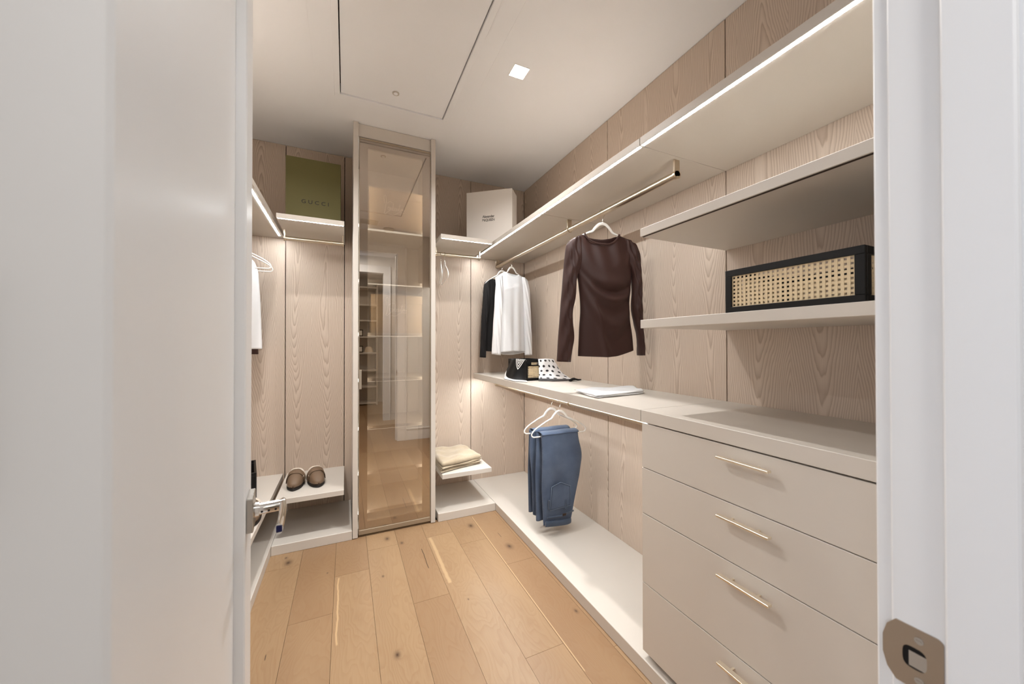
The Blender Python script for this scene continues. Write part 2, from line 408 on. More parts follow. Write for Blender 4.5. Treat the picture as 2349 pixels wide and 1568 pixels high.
# front wall with the doorway
JL, JR, DH = -0.152, 0.628, 2.53
YH = 0.10          # hall face of the front wall
wf = struct('wall_front', (0.2, 0.16, 0), 'white painted wall around the doorway')
box('plaster', (-2.1, JL - 0.02, YH, YF, 0, ZC), 'wall_paint', wf, bev=0)
box('plaster', (JR + 0.02, 2.6, YH, YF, 0, ZC), 'wall_paint', wf, bev=0)
box('plaster', (JL - 0.02, JR + 0.02, YH, YF, DH + 0.02, ZC), 'wall_paint', wf, bev=0)

t1 = struct('trim_1', (JR, 0.16, 0), 'white door jamb and casing with strike plate')
box('jamb', (JR, JR + 0.02, YH - 0.004, YF + 0.001, 0, DH + 0.02), 'white_paint', t1, bev=0.002)
box('stop', (JR - 0.013, JR, YH + 0.02, 0.172, 0, DH), 'white_paint', t1, bev=0.002)
def casing(parent, x0, x1, y0, y1, z1, outward):
    # stepped casing: flat field, inner bead and raised back band
    box('casing', (x0, x1, y0, y1, 0, z1), 'white_paint', parent, bev=0.002)
    xb = (x1 - 0.02, x1) if outward > 0 else (x0, x0 + 0.02)
    ya, yb = (y0, y1 + 0.008) if y1 > 0.2 else (y0 - 0.008, y1)
    box('back_band', (*xb, ya, yb, 0, z1), 'white_paint', parent, bev=0.003)
casing(t1, JR + 0.006, JR + 0.125, YF, YF + 0.017, DH + 0.126, 1)
casing(t1, JR + 0.006, JR + 0.125, YH - 0.017, YH, DH + 0.126, 1)
# strike plate with a curved lip, its two screws and the latch hole
def strike():
    zc = 0.920; zh = 0.037; y0, y1 = 0.176, 0.2285
    bm = bmesh.new()
    outl = []
    def arc(cy, cz, r, a0, a1, n=6): return [(cy + r * math.cos(a0 + (a1 - a0) * k / n), cz + r * math.sin(a0 + (a1 - a0) * k / n)) for k in range(n + 1)]
    outl += arc(y0 + 0.006, zc - zh + 0.006, 0.006, PI, 1.5 * PI) 
    outl += [(y1 - 0.012, zc - zh), (y1 - 0.004, zc - zh * 0.72), (y1, zc - zh * 0.3), (y1, zc + zh * 0.3), (y1 - 0.004, zc + zh * 0.72), (y1 - 0.012, zc + zh)]
    outl += arc(y0 + 0.006, zc + zh - 0.006, 0.006, 0.5 * PI, PI)
    hole = [(0.200 + (0.0105 * math.copysign(abs(math.cos(a)) ** 0.6, math.cos(a))), zc + 0.013 * math.copysign(abs(math.sin(a)) ** 0.6, math.sin(a))) for a in [2 * PI * k / 24 for k in range(24)]]
    x = JR - 0.0018
    vo = [bm.verts.new((x, a, b)) for a, b in outl]; vh = [bm.verts.new((x, a, b)) for a, b in hole]
    eo = [bm.edges.new((vo[i], vo[(i + 1) % len(vo)])) for i in range(len(vo))]; eh = [bm.edges.new((vh[i], vh[(i + 1) % len(vh)])) for i in range(len(vh))]
    bmesh.ops.triangle_fill(bm, edges=eo + eh, use_beauty=True)
    ext = bmesh.ops.extrude_face_region(bm, geom=bm.faces[:])
    for v in [g for g in ext['geom'] if isinstance(g, bmesh.types.BMVert)]: v.co.x += 0.0018
    p = obj('strike_plate', bm, 'nickel', t1); tag(p, 'brushed nickel strike plate')
    bm = bmesh.new(); add_box(bm, JR - 0.0007, JR - 0.0002, 0.188, 0.212, zc - 0.016, zc + 0.016); obj('latch_hole', bm, 'black_lacquer', p)
    bm = bmesh.new(); add_box(bm, JR - 0.0014, JR - 0.0007, 0.1895, 0.205, zc - 0.011, zc + 0.007); obj('latch_tab', bm, 'satin_steel', p)
    for dz in (0.024, -0.024):
        bm = bmesh.new(); add_cyl(bm, (JR - 0.0028, 0.196, zc + dz), (JR, 0.196, zc + dz), 0.0042, 16)
        add_box(bm, JR - 0.0032, JR - 0.0026, 0.1935, 0.1985, zc + dz - 0.0006, zc + dz + 0.0006); obj('screw', bm, 'satin_steel', p)
strike()
t2 = struct('trim_2', (JL, 0.16, 0), 'white door jamb and casing on the hinge side')
box('jamb', (JL - 0.02, JL, YH - 0.004, YF + 0.001, 0, DH + 0.02), 'white_paint', t2, bev=0.002)
casing(t2, JL - 0.125, JL - 0.006, YF, YF + 0.012, DH + 0.126, -1)
casing(t2, JL - 0.125, JL - 0.006, YH - 0.017, YH, DH + 0.126, -1)
t3 = struct('trim_3', ((JL + JR) / 2, 0.16, DH), 'white door head and head casing')
box('head', (JL, JR, YH - 0.004, YF + 0.001, DH, DH + 0.02), 'white_paint', t3, bev=0.002)
box('head_casing', (JL - 0.006, JR + 0.006, YF, YF + 0.017, DH + 0.006, DH + 0.126), 'white_paint', t3, bev=0.002)
box('head_casing', (JL - 0.006, JR + 0.006, YH - 0.017, YH, DH + 0.006, DH + 0.126), 'white_paint', t3, bev=0.002)
bb = struct('baseboard_front', (1.0, YF, 0), 'white baseboard beside the doorway')
box('board', (JR + 0.126, 1.07, YF, YF + 0.014, 0, 0.14), 'white_paint', bb, bev=0.002)
box('cap_moulding', (JR + 0.126, 1.07, YF, YF + 0.022, 0.14, 0.16), 'white_paint', bb, bev=0.003)

# ---- door leaf, hinged at the near jamb and swung into the room
dr = bpy.data.objects.new('door_1', None); COL.objects.link(dr); dr.location = (-0.145, 0.225, 0.0); dr.rotation_euler = (0, 0, math.radians(97.0)); dr.empty_display_size = 0.05
tag(dr, 'white panelled door standing open with chrome lever handle', kind='structure')
DL0, DL1, DT0, DT1, DZ0, DZ1 = 0.004, 0.765, -0.045, -0.005, 0.008, 2.515
def dbox(name, b, mat='white_paint', bev=0.0025): return box(name, b, mat, dr, bev, local=True)
dbox('stile', (DL0, DL0 + 0.125, DT0, DT1, DZ0, DZ1)); dbox('stile', (DL1 - 0.125, DL1, DT0, DT1, DZ0, DZ1))
for z0, z1 in ((DZ0, 0.24), (DZ1 - 0.13, DZ1)): dbox('rail', (DL0 + 0.125, DL1 - 0.125, DT0, DT1, z0, z1), bev=0.001)
dbox('field_panel', (DL0 + 0.12, DL1 - 0.12, DT0 + 0.018, DT1 - 0.008, 0.23, DZ1 - 0.12), bev=0)
# lever handle on the face turned to the opening
hx, hz = 0.684, 0.958
bm = bmesh.new(); add_box(bm, hx - 0.033, hx + 0.033, DT0 - 0.012, DT0, hz - 0.034, hz + 0.034, bev=0.0015); rose = obj('lever_handle', bm, 'satin_steel', dr, local=True); tag(rose, 'polished chrome lever handle with square rose')
rl = rose.location
def rpart(name, bm, mat, smooth=False):
    for v in bm.verts: v.co -= rl
    return obj(name, bm, mat, rose, smooth, True, 35)
bm = bmesh.new(); add_cyl(bm, (hx, DT0 - 0.012, hz), (hx, DT0 - 0.020, hz), 0.0145, 28); rpart('collar', bm, 'chrome', True)
bm = bmesh.new(); add_cyl(bm, (hx, DT0 - 0.019, hz), (hx, DT0 - 0.066, hz), 0.0115, 28); rpart('neck', bm, 'chrome', True)
bm = bmesh.new()
add_tube(bm, [Vector(p) for p in spline([(hx + 0.012, DT0 - 0.062, hz), (hx - 0.03, DT0 - 0.062, hz), (hx - 0.08, DT0 - 0.060, hz - 0.001), (hx - 0.115, DT0 - 0.057, hz - 0.002)], 5)], lambda t: (0.0105, 0.0065), 14, up=(0, 1, 0)); rpart('lever', bm, 'chrome', True)
bm = bmesh.new(); add_box(bm, hx - 0.1165, hx - 0.1145, DT0 - 0.062, DT0 - 0.052, hz - 0.0085, hz + 0.0045, bev=0.001); rpart('lever_cap', bm, 'lever_end')
for k in range(3):
    bm = bmesh.new(); add_cyl(bm, (hx - 0.0118, DT0 - 0.025 - k * 0.012, hz - 0.003), (hx - 0.0108, DT0 - 0.025 - k * 0.012, hz - 0.003), 0.0022, 10); rpart('set_screw', bm, 'black_lacquer')
bm = bmesh.new(); add_box(bm, DL1, DL1 + 0.0012, -0.037, -0.013, hz - 0.05, hz + 0.05); obj('latch_plate', bm, 'satin_steel', dr, local=True)
for z in (0.25, 1.28, 2.25): dbox('hinge', (-0.008, 0.004, -0.006, 0.008, z - 0.05, z + 0.05), 'satin_steel', 0.001)

# ---- hall and the closet across it (seen only in the tower's glass)
sbox('wall_hall_end', (2.6, 2.7, -1.4, 0.2, 0, ZC), 'wall_paint', 'plain hall end wall')
wl = struct('wall_hall_window', (-2.15, -0.6, 0), 'hall end wall with a daylight window')
box('plaster', (-2.2, -2.1, -1.4, -1.10, 0, ZC), 'wall_paint', wl, bev=0); box('plaster', (-2.2, -2.1, -0.06, 0.2, 0, ZC), 'wall_paint', wl, bev=0)
box('plaster', (-2.2, -2.1, -1.10, -0.06, 0, 0.58), 'wall_paint', wl, bev=0); box('plaster', (-2.2, -2.1, -1.10, -0.06, 2.32, ZC), 'wall_paint', wl, bev=0)
w1 = struct('window_1', (-2.15, -0.58, 0.58), 'white framed hall window')
for b in ((-1.10, -1.06, 0.58, 2.32), (-0.10, -0.06, 0.58, 2.32), (-1.06, -0.10, 0.58, 0.62), (-1.06, -0.10, 2.28, 2.32)): box('window_frame', (-2.19, -2.155, b[0], b[1], b[2], b[3]), 'white_paint', w1, bev=0.002)
OX0, OX1, OY = -0.22, 0.585, -1.27
wo = struct('wall_hall_far', (0.2, OY, 0), 'white hall wall with an open doorway')
box('plaster', (-2.1, OX0, OY - 0.12, OY, 0, ZC), 'wall_paint', wo, bev=0); box('plaster', (OX1, 2.6, OY - 0.12, OY, 0, ZC), 'wall_paint', wo, bev=0)
box('plaster', (OX0, OX1, OY - 0.12, OY, DH, ZC), 'wall_paint', wo, bev=0)
t4 = struct('trim_4', (0.2, OY, 0), 'white casing of the doorway across the hall')
for x0, x1 in ((OX0 - 0.12, OX0), (OX1, OX1 + 0.12)):
    box('casing', (x0, x1, OY, OY + 0.018, 0, DH + 0.12), 'white_paint', t4, bev=0.002)
box('back_band', (OX1 + 0.10, OX1 + 0.12, OY, OY + 0.028, 0, DH + 0.12), 'white_paint', t4, bev=0.003)
box('head_casing', (OX0, OX1, OY, OY + 0.018, DH, DH + 0.12), 'white_paint', t4, bev=0.002)
bh = struct('baseboard_hall', (1.2, OY, 0), 'white hall baseboard'); box('board', (OX1 + 0.12, 2.6, OY, OY + 0.015, 0, 0.16), 'white_paint', bh, bev=0.002)
sbox('wall_far_closet_back', (-1.3, 1.3, -3.6, -3.5, 0, ZC), 'wall_paint', 'back wall of the closet across the hall')
sbox('wall_far_closet_side', (1.2, 1.3, -3.5, OY - 0.12, 0, ZC), 'wall_paint', 'side wall of the closet across the hall')
sbox('wall_far_closet_end', (-1.3, -1.2, -3.5, OY - 0.12, 0, ZC), 'wall_paint', 'end wall of the closet across the hall')
bk = thing('bookcase', 'tall beige open bookcase seen reflected in the glass door', 'bookcase', (0.25, -3.2, 0))
BX0, BX1, BY0, BY1 = -0.35, 0.63, -3.45, -3.05
for x in (BX0, BX1 - 0.03): box('side_panel', (x, x + 0.03, BY0, BY1, 0, 2.62), 'laminate', bk)
box('back_panel', (BX0, BX1, BY0 - 0.015, BY0, 0, 2.62), 'laminate', bk)
for z in (0.06, 0.41, 0.765, 1.13, 1.48, 1.835, 2.17, 2.55): box('shelf', (BX0 + 0.03, BX1 - 0.03, BY0, BY1, z - 0.03, z), 'laminate', bk)
ht = thing('hat', 'beige felt hat reflected on the bookcase shelf', 'hat', (0.455, -3.2, 1.131))
bm = bmesh.new()
prof = [(0.14, 0.0), (0.142, 0.004), (0.095, 0.008), (0.092, 0.03), (0.086, 0.075), (0.07, 0.11), (0.04, 0.128), (0.0, 0.132)]
def lathe(bm, prof, c, n=28):
    rings = [[bm.verts.new((c[0] + r * math.cos(2 * PI * k / n), c[1] + r * math.sin(2 * PI * k / n), c[2] + z)) for k in range(n)] for r, z in prof if r > 0]
    for A, B in zip(rings[:-1], rings[1:]):
        for k in range(n): bm.faces.new((A[k], A[(k + 1) % n], B[(k + 1) % n], B[k]))
    t = bm.verts.new((c[0], c[1], c[2] + prof[-1][1]))
    for k in range(n): bm.faces.new((rings[-1][k], rings[-1][(k + 1) % n], t))
    return bm
lathe(bm, prof[2:], (0.455, -3.2, 1.131)); obj('crown', bm, 'felt', ht, True)
bm = bmesh.new(); lathe(bm, prof[:3] + [(0.0, 0.008)], (0.455, -3.2, 1.131)); obj('brim', bm, 'photo_mat', ht, True)
for z, lab in ((1.481, 'small dark picture frame reflected on the shelf above the hat'), (1.131, 'small dark picture frame reflected beside the hat')):
    pf = thing('picture_frame', lab, 'picture frame', (0.275, -3.15, z))
    box('frame', (0.21, 0.335, -3.16, -3.145, z, z + 0.15), 'ink_dark', pf); box('mat_board', (0.23, 0.315, -3.1455, -3.142, z + 0.025, z + 0.125), 'photo_mat', pf, bev=0)

# ================================================================== LAMPS, HATCH, CEILING FITTINGS
LBL = {0: 'square recessed ceiling downlight glowing between hatch and right wall', 1: 'square recessed ceiling downlight on the other side of the hatch'}
for i, (x, y) in enumerate(DL):
    d = thing('downlight', LBL[i], 'ceiling light', (x, y, ZC), group='ceiling downlights')
    bm = bmesh.new(); s = hs
    for b in ((-s, s, -s, -s + .003), (-s, s, s - .003, s), (-s, -s + .003, -s + .003, s - .003), (s - .003, s, -s + .003, s - .003)):
        add_box(bm, x + b[0], x + b[1], y + b[2], y + b[3], ZC - 0.0015, ZC + 0.055)
    obj('housing', bm, 'plastic_white', d)
    box('lens', (x - s + .003, x + s - .003, y - s + .003, y + s - .003, ZC + 0.018, ZC + 0.022), 'lamp_lens', d, bev=0)
    l = bpy.data.lights.new('downlight_beam', 'AREA'); l.shape = 'SQUARE'; l.size = 0.055; l.energy = DOWNLIGHT_W; l.color = (1.0, 0.985, 0.97); l.spread = math.radians(140)
    lo = bpy.data.objects.new('downlight_beam', l); COL.objects.link(lo); lo.location = (0, 0, 0.012); lo.parent = d

hl = thing('hall_fill_lamp', 'added round fill lamp on the hall ceiling behind the doorway', 'ceiling light', (0.2, -0.6, ZC))  # unseen fill lamp, added to brighten the door, jamb and ceiling
bm = bmesh.new(); add_cyl(bm, (0.2, -0.6, ZC - 0.03), (0.2, -0.6, ZC), 0.16, 32); obj('diffuser', bm, 'plastic_white', hl, True, angle=40)
l = bpy.data.lights.new('hall_fill_beam', 'AREA'); l.shape = 'DISK'; l.size = 0.3; l.energy = HALL_FILL_W; l.color = (1, 0.99, 0.98)
lo = bpy.data.objects.new('hall_fill_beam', l); COL.objects.link(lo); lo.parent = hl; lo.location = (0, 0, -0.034)
cl2 = thing('closet_lamp', 'round flush ceiling lamp of the closet across the hall', 'ceiling light', (0.0, -2.3, ZC))
bm = bmesh.new(); add_cyl(bm, (0, -2.3, ZC - 0.03), (0, -2.3, ZC), 0.16, 32); obj('diffuser', bm, 'plastic_white', cl2, True, angle=40)
l = bpy.data.lights.new('closet_lamp_beam', 'AREA'); l.shape = 'DISK'; l.size = 0.3; l.energy = 9; l.color = (1, 0.92, 0.82)
lo = bpy.data.objects.new('closet_lamp_beam', l); COL.objects.link(lo); lo.parent = cl2; lo.location = (0, 0, -0.034)

hc = thing('attic_hatch', 'rectangular white attic hatch with thin dark edge in ceiling', 'hatch', ((HX0 + HX1) / 2, (HY0 + HY1) / 2, ZC))
g = 0.005
box('hatch_panel', (HX0 + g, HX1 - g, HY0 + g, HY1 - g * 0.5, ZC + 0.002, ZC + 0.018), 'ceiling_paint', hc, bev=0.001)
bm = bmesh.new()
add_box(bm, HX0 - 0.02, HX1 + 0.02, HY0 - 0.02, HY1 + 0.02, ZC + 0.058, ZC + 0.062); obj('shaft', bm, 'black_lacquer', hc)
def frame4(name, x0, x1, y0, y1, w, z0, z1, mat, parent):
    bm = bmesh.new()
    add_box(bm, x0 - w, x1 + w, y1, y1 + w, z0, z1, bev=0.001); add_box(bm, x0 - w, x1 + w, y0 - w, y0, z0, z1, bev=0.001)
    add_box(bm, x0 - w, x0, y0, y1, z0, z1, bev=0.001); add_box(bm, x1, x1 + w, y0, y1, z0, z1, bev=0.001)
    return obj(name, bm, mat, parent)
frame4('hatch_trim', HX0, HX1, HY0, HY1, 0.030, ZC - 0.007, ZC, 'ceiling_paint', hc)
lt = cyl('push_latch', (0.269, 2.267, ZC - 0.002), (0.269, 2.267, ZC + 0.003), 0.020, 'grille', hc, 28)
bm = bmesh.new(); add_cyl(bm, (0.269, 2.267, ZC - 0.0035), (0.269, 2.267, ZC - 0.001), 0.012, 24); obj('latch_button', bm, 'ceiling_paint', lt, True, angle=40)

sd = thing('smoke_detector', 'round white smoke detector on ceiling, reflected in glass door', 'smoke detector', (0.507, 0.37, ZC))
bm = bmesh.new(); add_cyl(bm, (0.507, 0.37, ZC - 0.012), (0.507, 0.37, ZC), 0.07, 32); obj('base', bm, 'plastic_white', sd, True, angle=40)
bm = bmesh.new(); add_cyl(bm, (0.507, 0.37, ZC - 0.04), (0.507, 0.37, ZC - 0.012), 0.045, 32, r2=0.066); obj('cover', bm, 'plastic_white', sd, True, angle=40)
vt = thing('air_vent', 'rectangular slotted air vent in the ceiling, reflected in glass door', 'air vent', (0.24, 0.56, ZC))
frame4('vent_frame', 0.155, 0.325, 0.50, 0.62, 0.03, ZC - 0.006, ZC, 'plastic_white', vt)
box('vent_back', (0.155, 0.325, 0.50, 0.62, ZC - 0.001, ZC), 'dark_gap', vt, bev=0)
for k in range(6): box('slat', (0.155, 0.325, 0.506 + k * 0.02, 0.513 + k * 0.02, ZC - 0.006, ZC - 0.001), 'plastic_white', vt, bev=0)

# ================================================================== BUILT-IN JOINERY
def led(parent, b): return box('led_strip', b, 'led', parent, bev=0)
def shelf_with_led(name, label, b, ledb, group='lit upper shelves'):
    s = thing(name, label, 'shelf', ((b[0] + b[1]) / 2, (b[2] + b[3]) / 2, b[4]), group=group)
    box('board', b, 'laminate', s); led(s, ledb); return s
G = 0.0012
for (a, b, lab) in ((Y2, YB - 0.001, 'lit upper wall shelf at the corner, above the white and black shirts'), (Y1, Y2, 'lit upper wall shelf section above the brown shirt'), (YF + 0.01, Y1, 'lit upper wall shelf section nearest the doorway, above the drawers')):
    shelf_with_led('wall_shelf', lab, (XS, XR - 0.001, a + G, b - G, ZSB, ZST), (XS + 0.004, XS + 0.0155, a + 0.006, b - (0.07 if b > 3 else 0.006), ZSB - 0.0008, ZSB - 0.0002))
shelf_with_led('wall_shelf', 'lit upper shelf on the left wall, partly behind the door', (XL + 0.001, XSL, 0.95, YB - 0.001, ZSB, ZST), (XSL - 0.027, XSL - 0.0155, 0.96, YB - 0.07, ZSB - 0.0008, ZSB - 0.0002))
shelf_with_led('wall_shelf', 'lit short upper shelf carrying the green box', (-0.402, -0.012, YS, YB - 0.001, ZSB, ZST), (-0.395, -0.018, YS + 0.002, YS + 0.008, ZSB - 0.0008, ZSB - 0.0002))
shelf_with_led('wall_shelf', 'lit short upper shelf carrying the white box', (0.645, 1.058, YS, YB - 0.001, ZSB, ZST), (0.652, 1.05, YS + 0.002, YS + 0.008, ZSB - 0.0008, ZSB - 0.0002))

def bar_tube(name, p0, p1, r, mat, parent): return cyl(name, p0, p1, r, mat, parent, 24)
def bracket(parent, x, y, z, top, axis):
    # flat hanger strap ending in a rounded cup that holds the rod
    bm = bmesh.new(); w = 0.016
    if axis == 'y':
        add_box(bm, x - w, x + w, y - 0.0045, y + 0.0045, z, top, bev=0.001); add_cyl(bm, (x, y - 0.006, z), (x, y + 0.006, z), 0.0195, 28)
    else:
        add_box(bm, x - 0.0045, x + 0.0045, y - w, y + w, z, top, bev=0.001); add_cyl(bm, (x - 0.006, y, z), (x + 0.006, y, z), 0.0195, 28)
    return obj('bracket', bm, 'champagne', parent, True, angle=35)
def rod(label, axis, p0, p1, top, br, r=0.0158, group='hanging rods'):
    c = [(a + b) / 2 for a, b in zip(p0, p1)]
    t = thing('clothes_rod', label, 'clothes rod', (c[0], c[1], p0[2]), group=group)
    cyl('rod', p0, p1, r, 'champagne', t)
    for q in br:
        if axis == 'y': bracket(t, p0[0], q, p0[2], top, 'y')
        else: bracket(t, q, p0[1], p0[2], top, 'x')
    return t
RX, RZ = 1.302, 2.036
rod('champagne rod under corner shelf holding white and black shirts', 'y', (RX, 1.962, RZ), (RX, 3.186, RZ), ZSB, (3.180, 1.962))
rod('champagne rod under wall shelf holding the brown shirt', 'y', (RX, 1.126, RZ), (RX, 1.955, RZ), ZSB, (1.132,))
rod('short champagne rod under the shelf with the green box', 'x', (-0.385, 2.95, RZ + 0.006), (-0.025, 2.95, RZ + 0.006), ZSB, (-0.388, -0.022), r=0.0138)
rod('short champagne rod with two empty hangers under white box shelf', 'x', (0.668, 2.95, RZ + 0.006), (1.035, 2.95, RZ + 0.006), ZSB, (0.665, 1.038), r=0.0138)
rod('rod on the left wall with white and brown garments behind door', 'y', (-0.685, 1.0, RZ), (-0.685, 3.18, RZ), ZSB, (3.175, 1.9, 1.01))
rod('thin champagne rod under the far end of the counter', 'y', (1.30, 1.962, 0.925), (1.30, 3.19, 0.925), ZCB, (3.185, 1.962), r=0.0125)
rod('thin champagne rod under counter ending at the drawers', 'y', (1.30, 1.115, 0.925), (1.30, 1.955, 0.925), ZCB, (1.121,), r=0.0125)

# open display shelves above the drawers
for z0, z1, lab in ((1.732, 1.764, 'thick beige open shelf above the large cane basket'), (1.365, 1.398, 'thick beige open shelf carrying the large cane basket')):
    b = (XS, XR - 0.001, YF + 0.02, Y1, z0, z1)
    os_ = thing('open_shelf', lab, 'shelf', ((b[0] + b[1]) / 2, (b[2] + b[3]) / 2, z0), group='open shelves above the drawers')
    box('board', b, 'laminate', os_)
    if z0 > 1.5: box('unlit_channel', (XS + 0.005, XS + 0.015, b[2] + 0.005, b[3] - 0.005, z0 - 0.0008, z0 + 0.001), 'cork', os_, bev=0)

# counter in three sections with an LED under its front edge
for a, b, lab in ((Y2, YB - 0.001, 'beige counter section in the corner under basket and scarves'), (Y1, Y2, 'beige counter section carrying the folded white garment'), (YF + 0.01, Y1, 'beige counter section above the drawers')):
    c = thing('counter', lab, 'counter', ((XS + XR) / 2, (a + b) / 2, ZCB), group='counter sections')
    box('worktop', (XS, XR - 0.001, a + G, b - G, ZCB, ZCT), 'laminate', c)
    if a >= Y1: led(c, (XS + 0.030, XS + 0.042, a + 0.006, b - (0.06 if b > 3 else 0.006), ZCB - 0.0012, ZCB - 0.0002))

# drawer cabinet
dc = thing('drawer_cabinet', 'beige drawer cabinet with thin champagne pulls under the counter', 'drawer cabinet', (1.33, 0.67, 0.085))
CY0, CY1 = YF + 0.02, 1.106
box('cabinet_body', (XS + 0.024, XR - 0.002, CY0 + 0.002, CY1, 0.075, 0.986), 'laminate', dc, bev=0)
box('shadow_gap_block', (XS + 0.06, XR - 0.01, CY0 + 0.002, CY1 - 0.003, ZP, 0.075), 'dark_gap', dc, bev=0)  # set-back block, near-black colour paints the shadow gap under the drawers
DZ = [0.088, 0.358, 0.6315, 0.8125, 0.9885]
HZ = [0.317, 0.587, 0.7705, 0.951]
for k in range(4):
    d = box('drawer', (XS + 0.002, XS + 0.0235, CY0, CY1 + 0.0005, DZ[k] + 0.0014, DZ[k + 1] - 0.0014), 'laminate', dc, bev=0.001)
    pz = HZ[k]; bm = bmesh.new()
    add_box(bm, XS - 0.032, XS - 0.014, 0.612, 0.766, pz - 0.0035, pz + 0.0035, bev=0.0008)
    for yy in (0.650, 0.728): add_box(bm, XS - 0.018, XS + 0.002, yy, yy + 0.006, pz - 0.0034, pz + 0.0005)
    p = obj('pull', bm, 'champagne_bar', d)

# plinths and shoe shelves
def plinth(lab, b): return tag(box('plinth', b, 'laminate', bev=0.002), lab, 'plinth', 'low plinths along the walls')
plinth('long low white plinth under jeans and drawers', (1.070, XR - 0.001, YF + 0.02, YB - 0.001, 0, ZP))
plinth('short low plinth below the beige folded blanket', (0.618, 1.0685, YP, YB - 0.001, 0, ZP))
plinth('short low plinth below the brown clogs', (XSL + 0.008, 0.0395, YP, YB - 0.001, 0, ZP))
plinth('low plinth along the left wall behind the door', (XL + 0.001, XSL + 0.0065, 0.95, YB - 0.001, 0, ZP))
ZSH = 0.336
def sshelf(lab, b): return tag(box('shoe_shelf', b, 'laminate', bev=0.0015), lab, 'shelf', 'low shoe shelves')
sshelf('low shoe shelf carrying the pair of brown clogs', (-0.400, -0.010, 2.668, YB - 0.001, ZSH - 0.034, ZSH))
sshelf('low shoe shelf carrying the beige folded blanket', (0.652, 1.043, 2.668, YB - 0.001, ZSH - 0.034, ZSH))
sshelf('low shoe shelf on the left wall behind door handle', (XL + 0.001, XSL - 0.002, 0.95, YB - 0.001, ZSH - 0.034, ZSH))

# tall display tower with bronze glass door
TX0, TX1, TY = 0.0425, 0.597, 2.657
tw = thing('display_tower', 'tall narrow display cabinet with bronze glass door against back wall', 'cabinet', ((TX0 + TX1) / 2, 2.92, 0))
box('side_panel', (TX0, TX0 + 0.032, TY, YB - 0.001, 0.004, ZC - 0.002), 'laminate', tw); box('side_panel', (TX1 - 0.032, TX1, TY, YB - 0.001, 0.004, ZC - 0.002), 'laminate', tw)
box('header', (TX0 + 0.032, TX1 - 0.032, TY + 0.018, TY + 0.04, 2.722, ZC - 0.002), 'laminate', tw)
box('back_panel', (TX0 + 0.032, TX1 - 0.032, YB - 0.02, YB - 0.002, 0.01, 2.80), 'laminate', tw, bev=0)
box('top_panel', (TX0 + 0.032, TX1 - 0.032, TY + 0.04, YB - 0.02, 2.722, 2.745), 'laminate', tw, bev=0)
box('base_panel', (TX0 + 0.032, TX1 - 0.032, TY + 0.05, YB - 0.02, 0.012, 0.04), 'laminate', tw, bev=0)
gx0, gx1, gz0, gz1 = TX0 + 0.040, TX1 - 0.038, 0.016, 2.712
gd = box('glass_door', (gx0, gx1, TY + 0.012, TY + 0.0165, gz0 + 0.030, gz1 - 0.012), 'bronze_glass', tw, bev=0)
tag(gd, 'bronze tinted mirror glass door')
def dframe(name, b): return box(name, b, 'frame_metal', gd, bev=0.001)
dframe('frame_bar', (gx0, gx0 + 0.052, TY + 0.018, TY + 0.036, gz0, gz1)); dframe('frame_bar', (gx1 - 0.052, gx1, TY + 0.018, TY + 0.036, gz0, gz1))
dframe('frame_bar', (gx0 + 0.052, gx1 - 0.052, TY + 0.018, TY + 0.036, gz1 - 0.062, gz1)); dframe('frame_bar', (gx0 + 0.052, gx1 - 0.052, TY + 0.018, TY + 0.036, gz0, gz0 + 0.08))
dframe('edge_profile', (gx0 - 0.003, gx1 + 0.003, TY + 0.008, TY + 0.020, gz0, gz0 + 0.030)); dframe('edge_profile', (gx0 - 0.003, gx1 + 0.003, TY + 0.008, TY + 0.020, gz1 - 0.012, gz1))
dframe('edge_profile', (gx0 - 0.004, gx0, TY + 0.008, TY + 0.020, gz0, gz1)); dframe('edge_profile', (gx1, gx1 + 0.004, TY + 0.008, TY + 0.020, gz0, gz1))
bm = bmesh.new(); add_box(bm, gx0 - 0.001, gx0 + 0.014, TY - 0.002, TY + 0.012, 1.0, 1.13, bev=0.001); obj('pull', bm, 'champagne_bar', gd)
TS = (0.15, 0.42, 0.73, 1.065, 1.385, 1.755, 2.14)
for z in TS:
    s = box('shelf', (TX0 + 0.034, TX1 - 0.034, TY + 0.07, YB - 0.021, z - 0.022, z), 'laminate', tw, bev=0.0008)
    box('led_strip', (TX0 + 0.04, TX1 - 0.04, TY + 0.076, TY + 0.112, z - 0.0245, z - 0.0225), 'led_soft', s, bev=0)
box('led_strip', (TX0 + 0.04, TX1 - 0.04, TY + 0.06, TY + 0.10, 2.7185, 2.7215), 'led_soft', tw, bev=0)
# hidden fill strips added behind the door's frame bars to brighten the inside
for xa, xb in ((gx0 + 0.014, gx0 + 0.026), (gx1 - 0.026, gx1 - 0.014)): box('led_strip', (xa, xb, TY + 0.0365, TY + 0.0385, 0.10, 2.64), 'led_tower_fill', tw, bev=0)

# ================================================================== BOXES
gb = thing('gift_box', 'large square olive green GUCCI gift box on the upper shelf', 'box', (-0.20, 2.87, ZST))
box('carton', (-0.366, -0.036, 2.80, 2.96, ZST, ZST + 0.425), 'box_green', gb, bev=0.001)
me = text_mesh('GUCCI', 0.040, 1.55); o = link('lettering', me, 'ink_dark', gb); o.location = Vector((-0.192, 2.7993, ZST + 0.122)) - worg(gb); o.rotation_euler = (PI / 2, 0, 0); o.scale = (1.0, 0.9, 1)

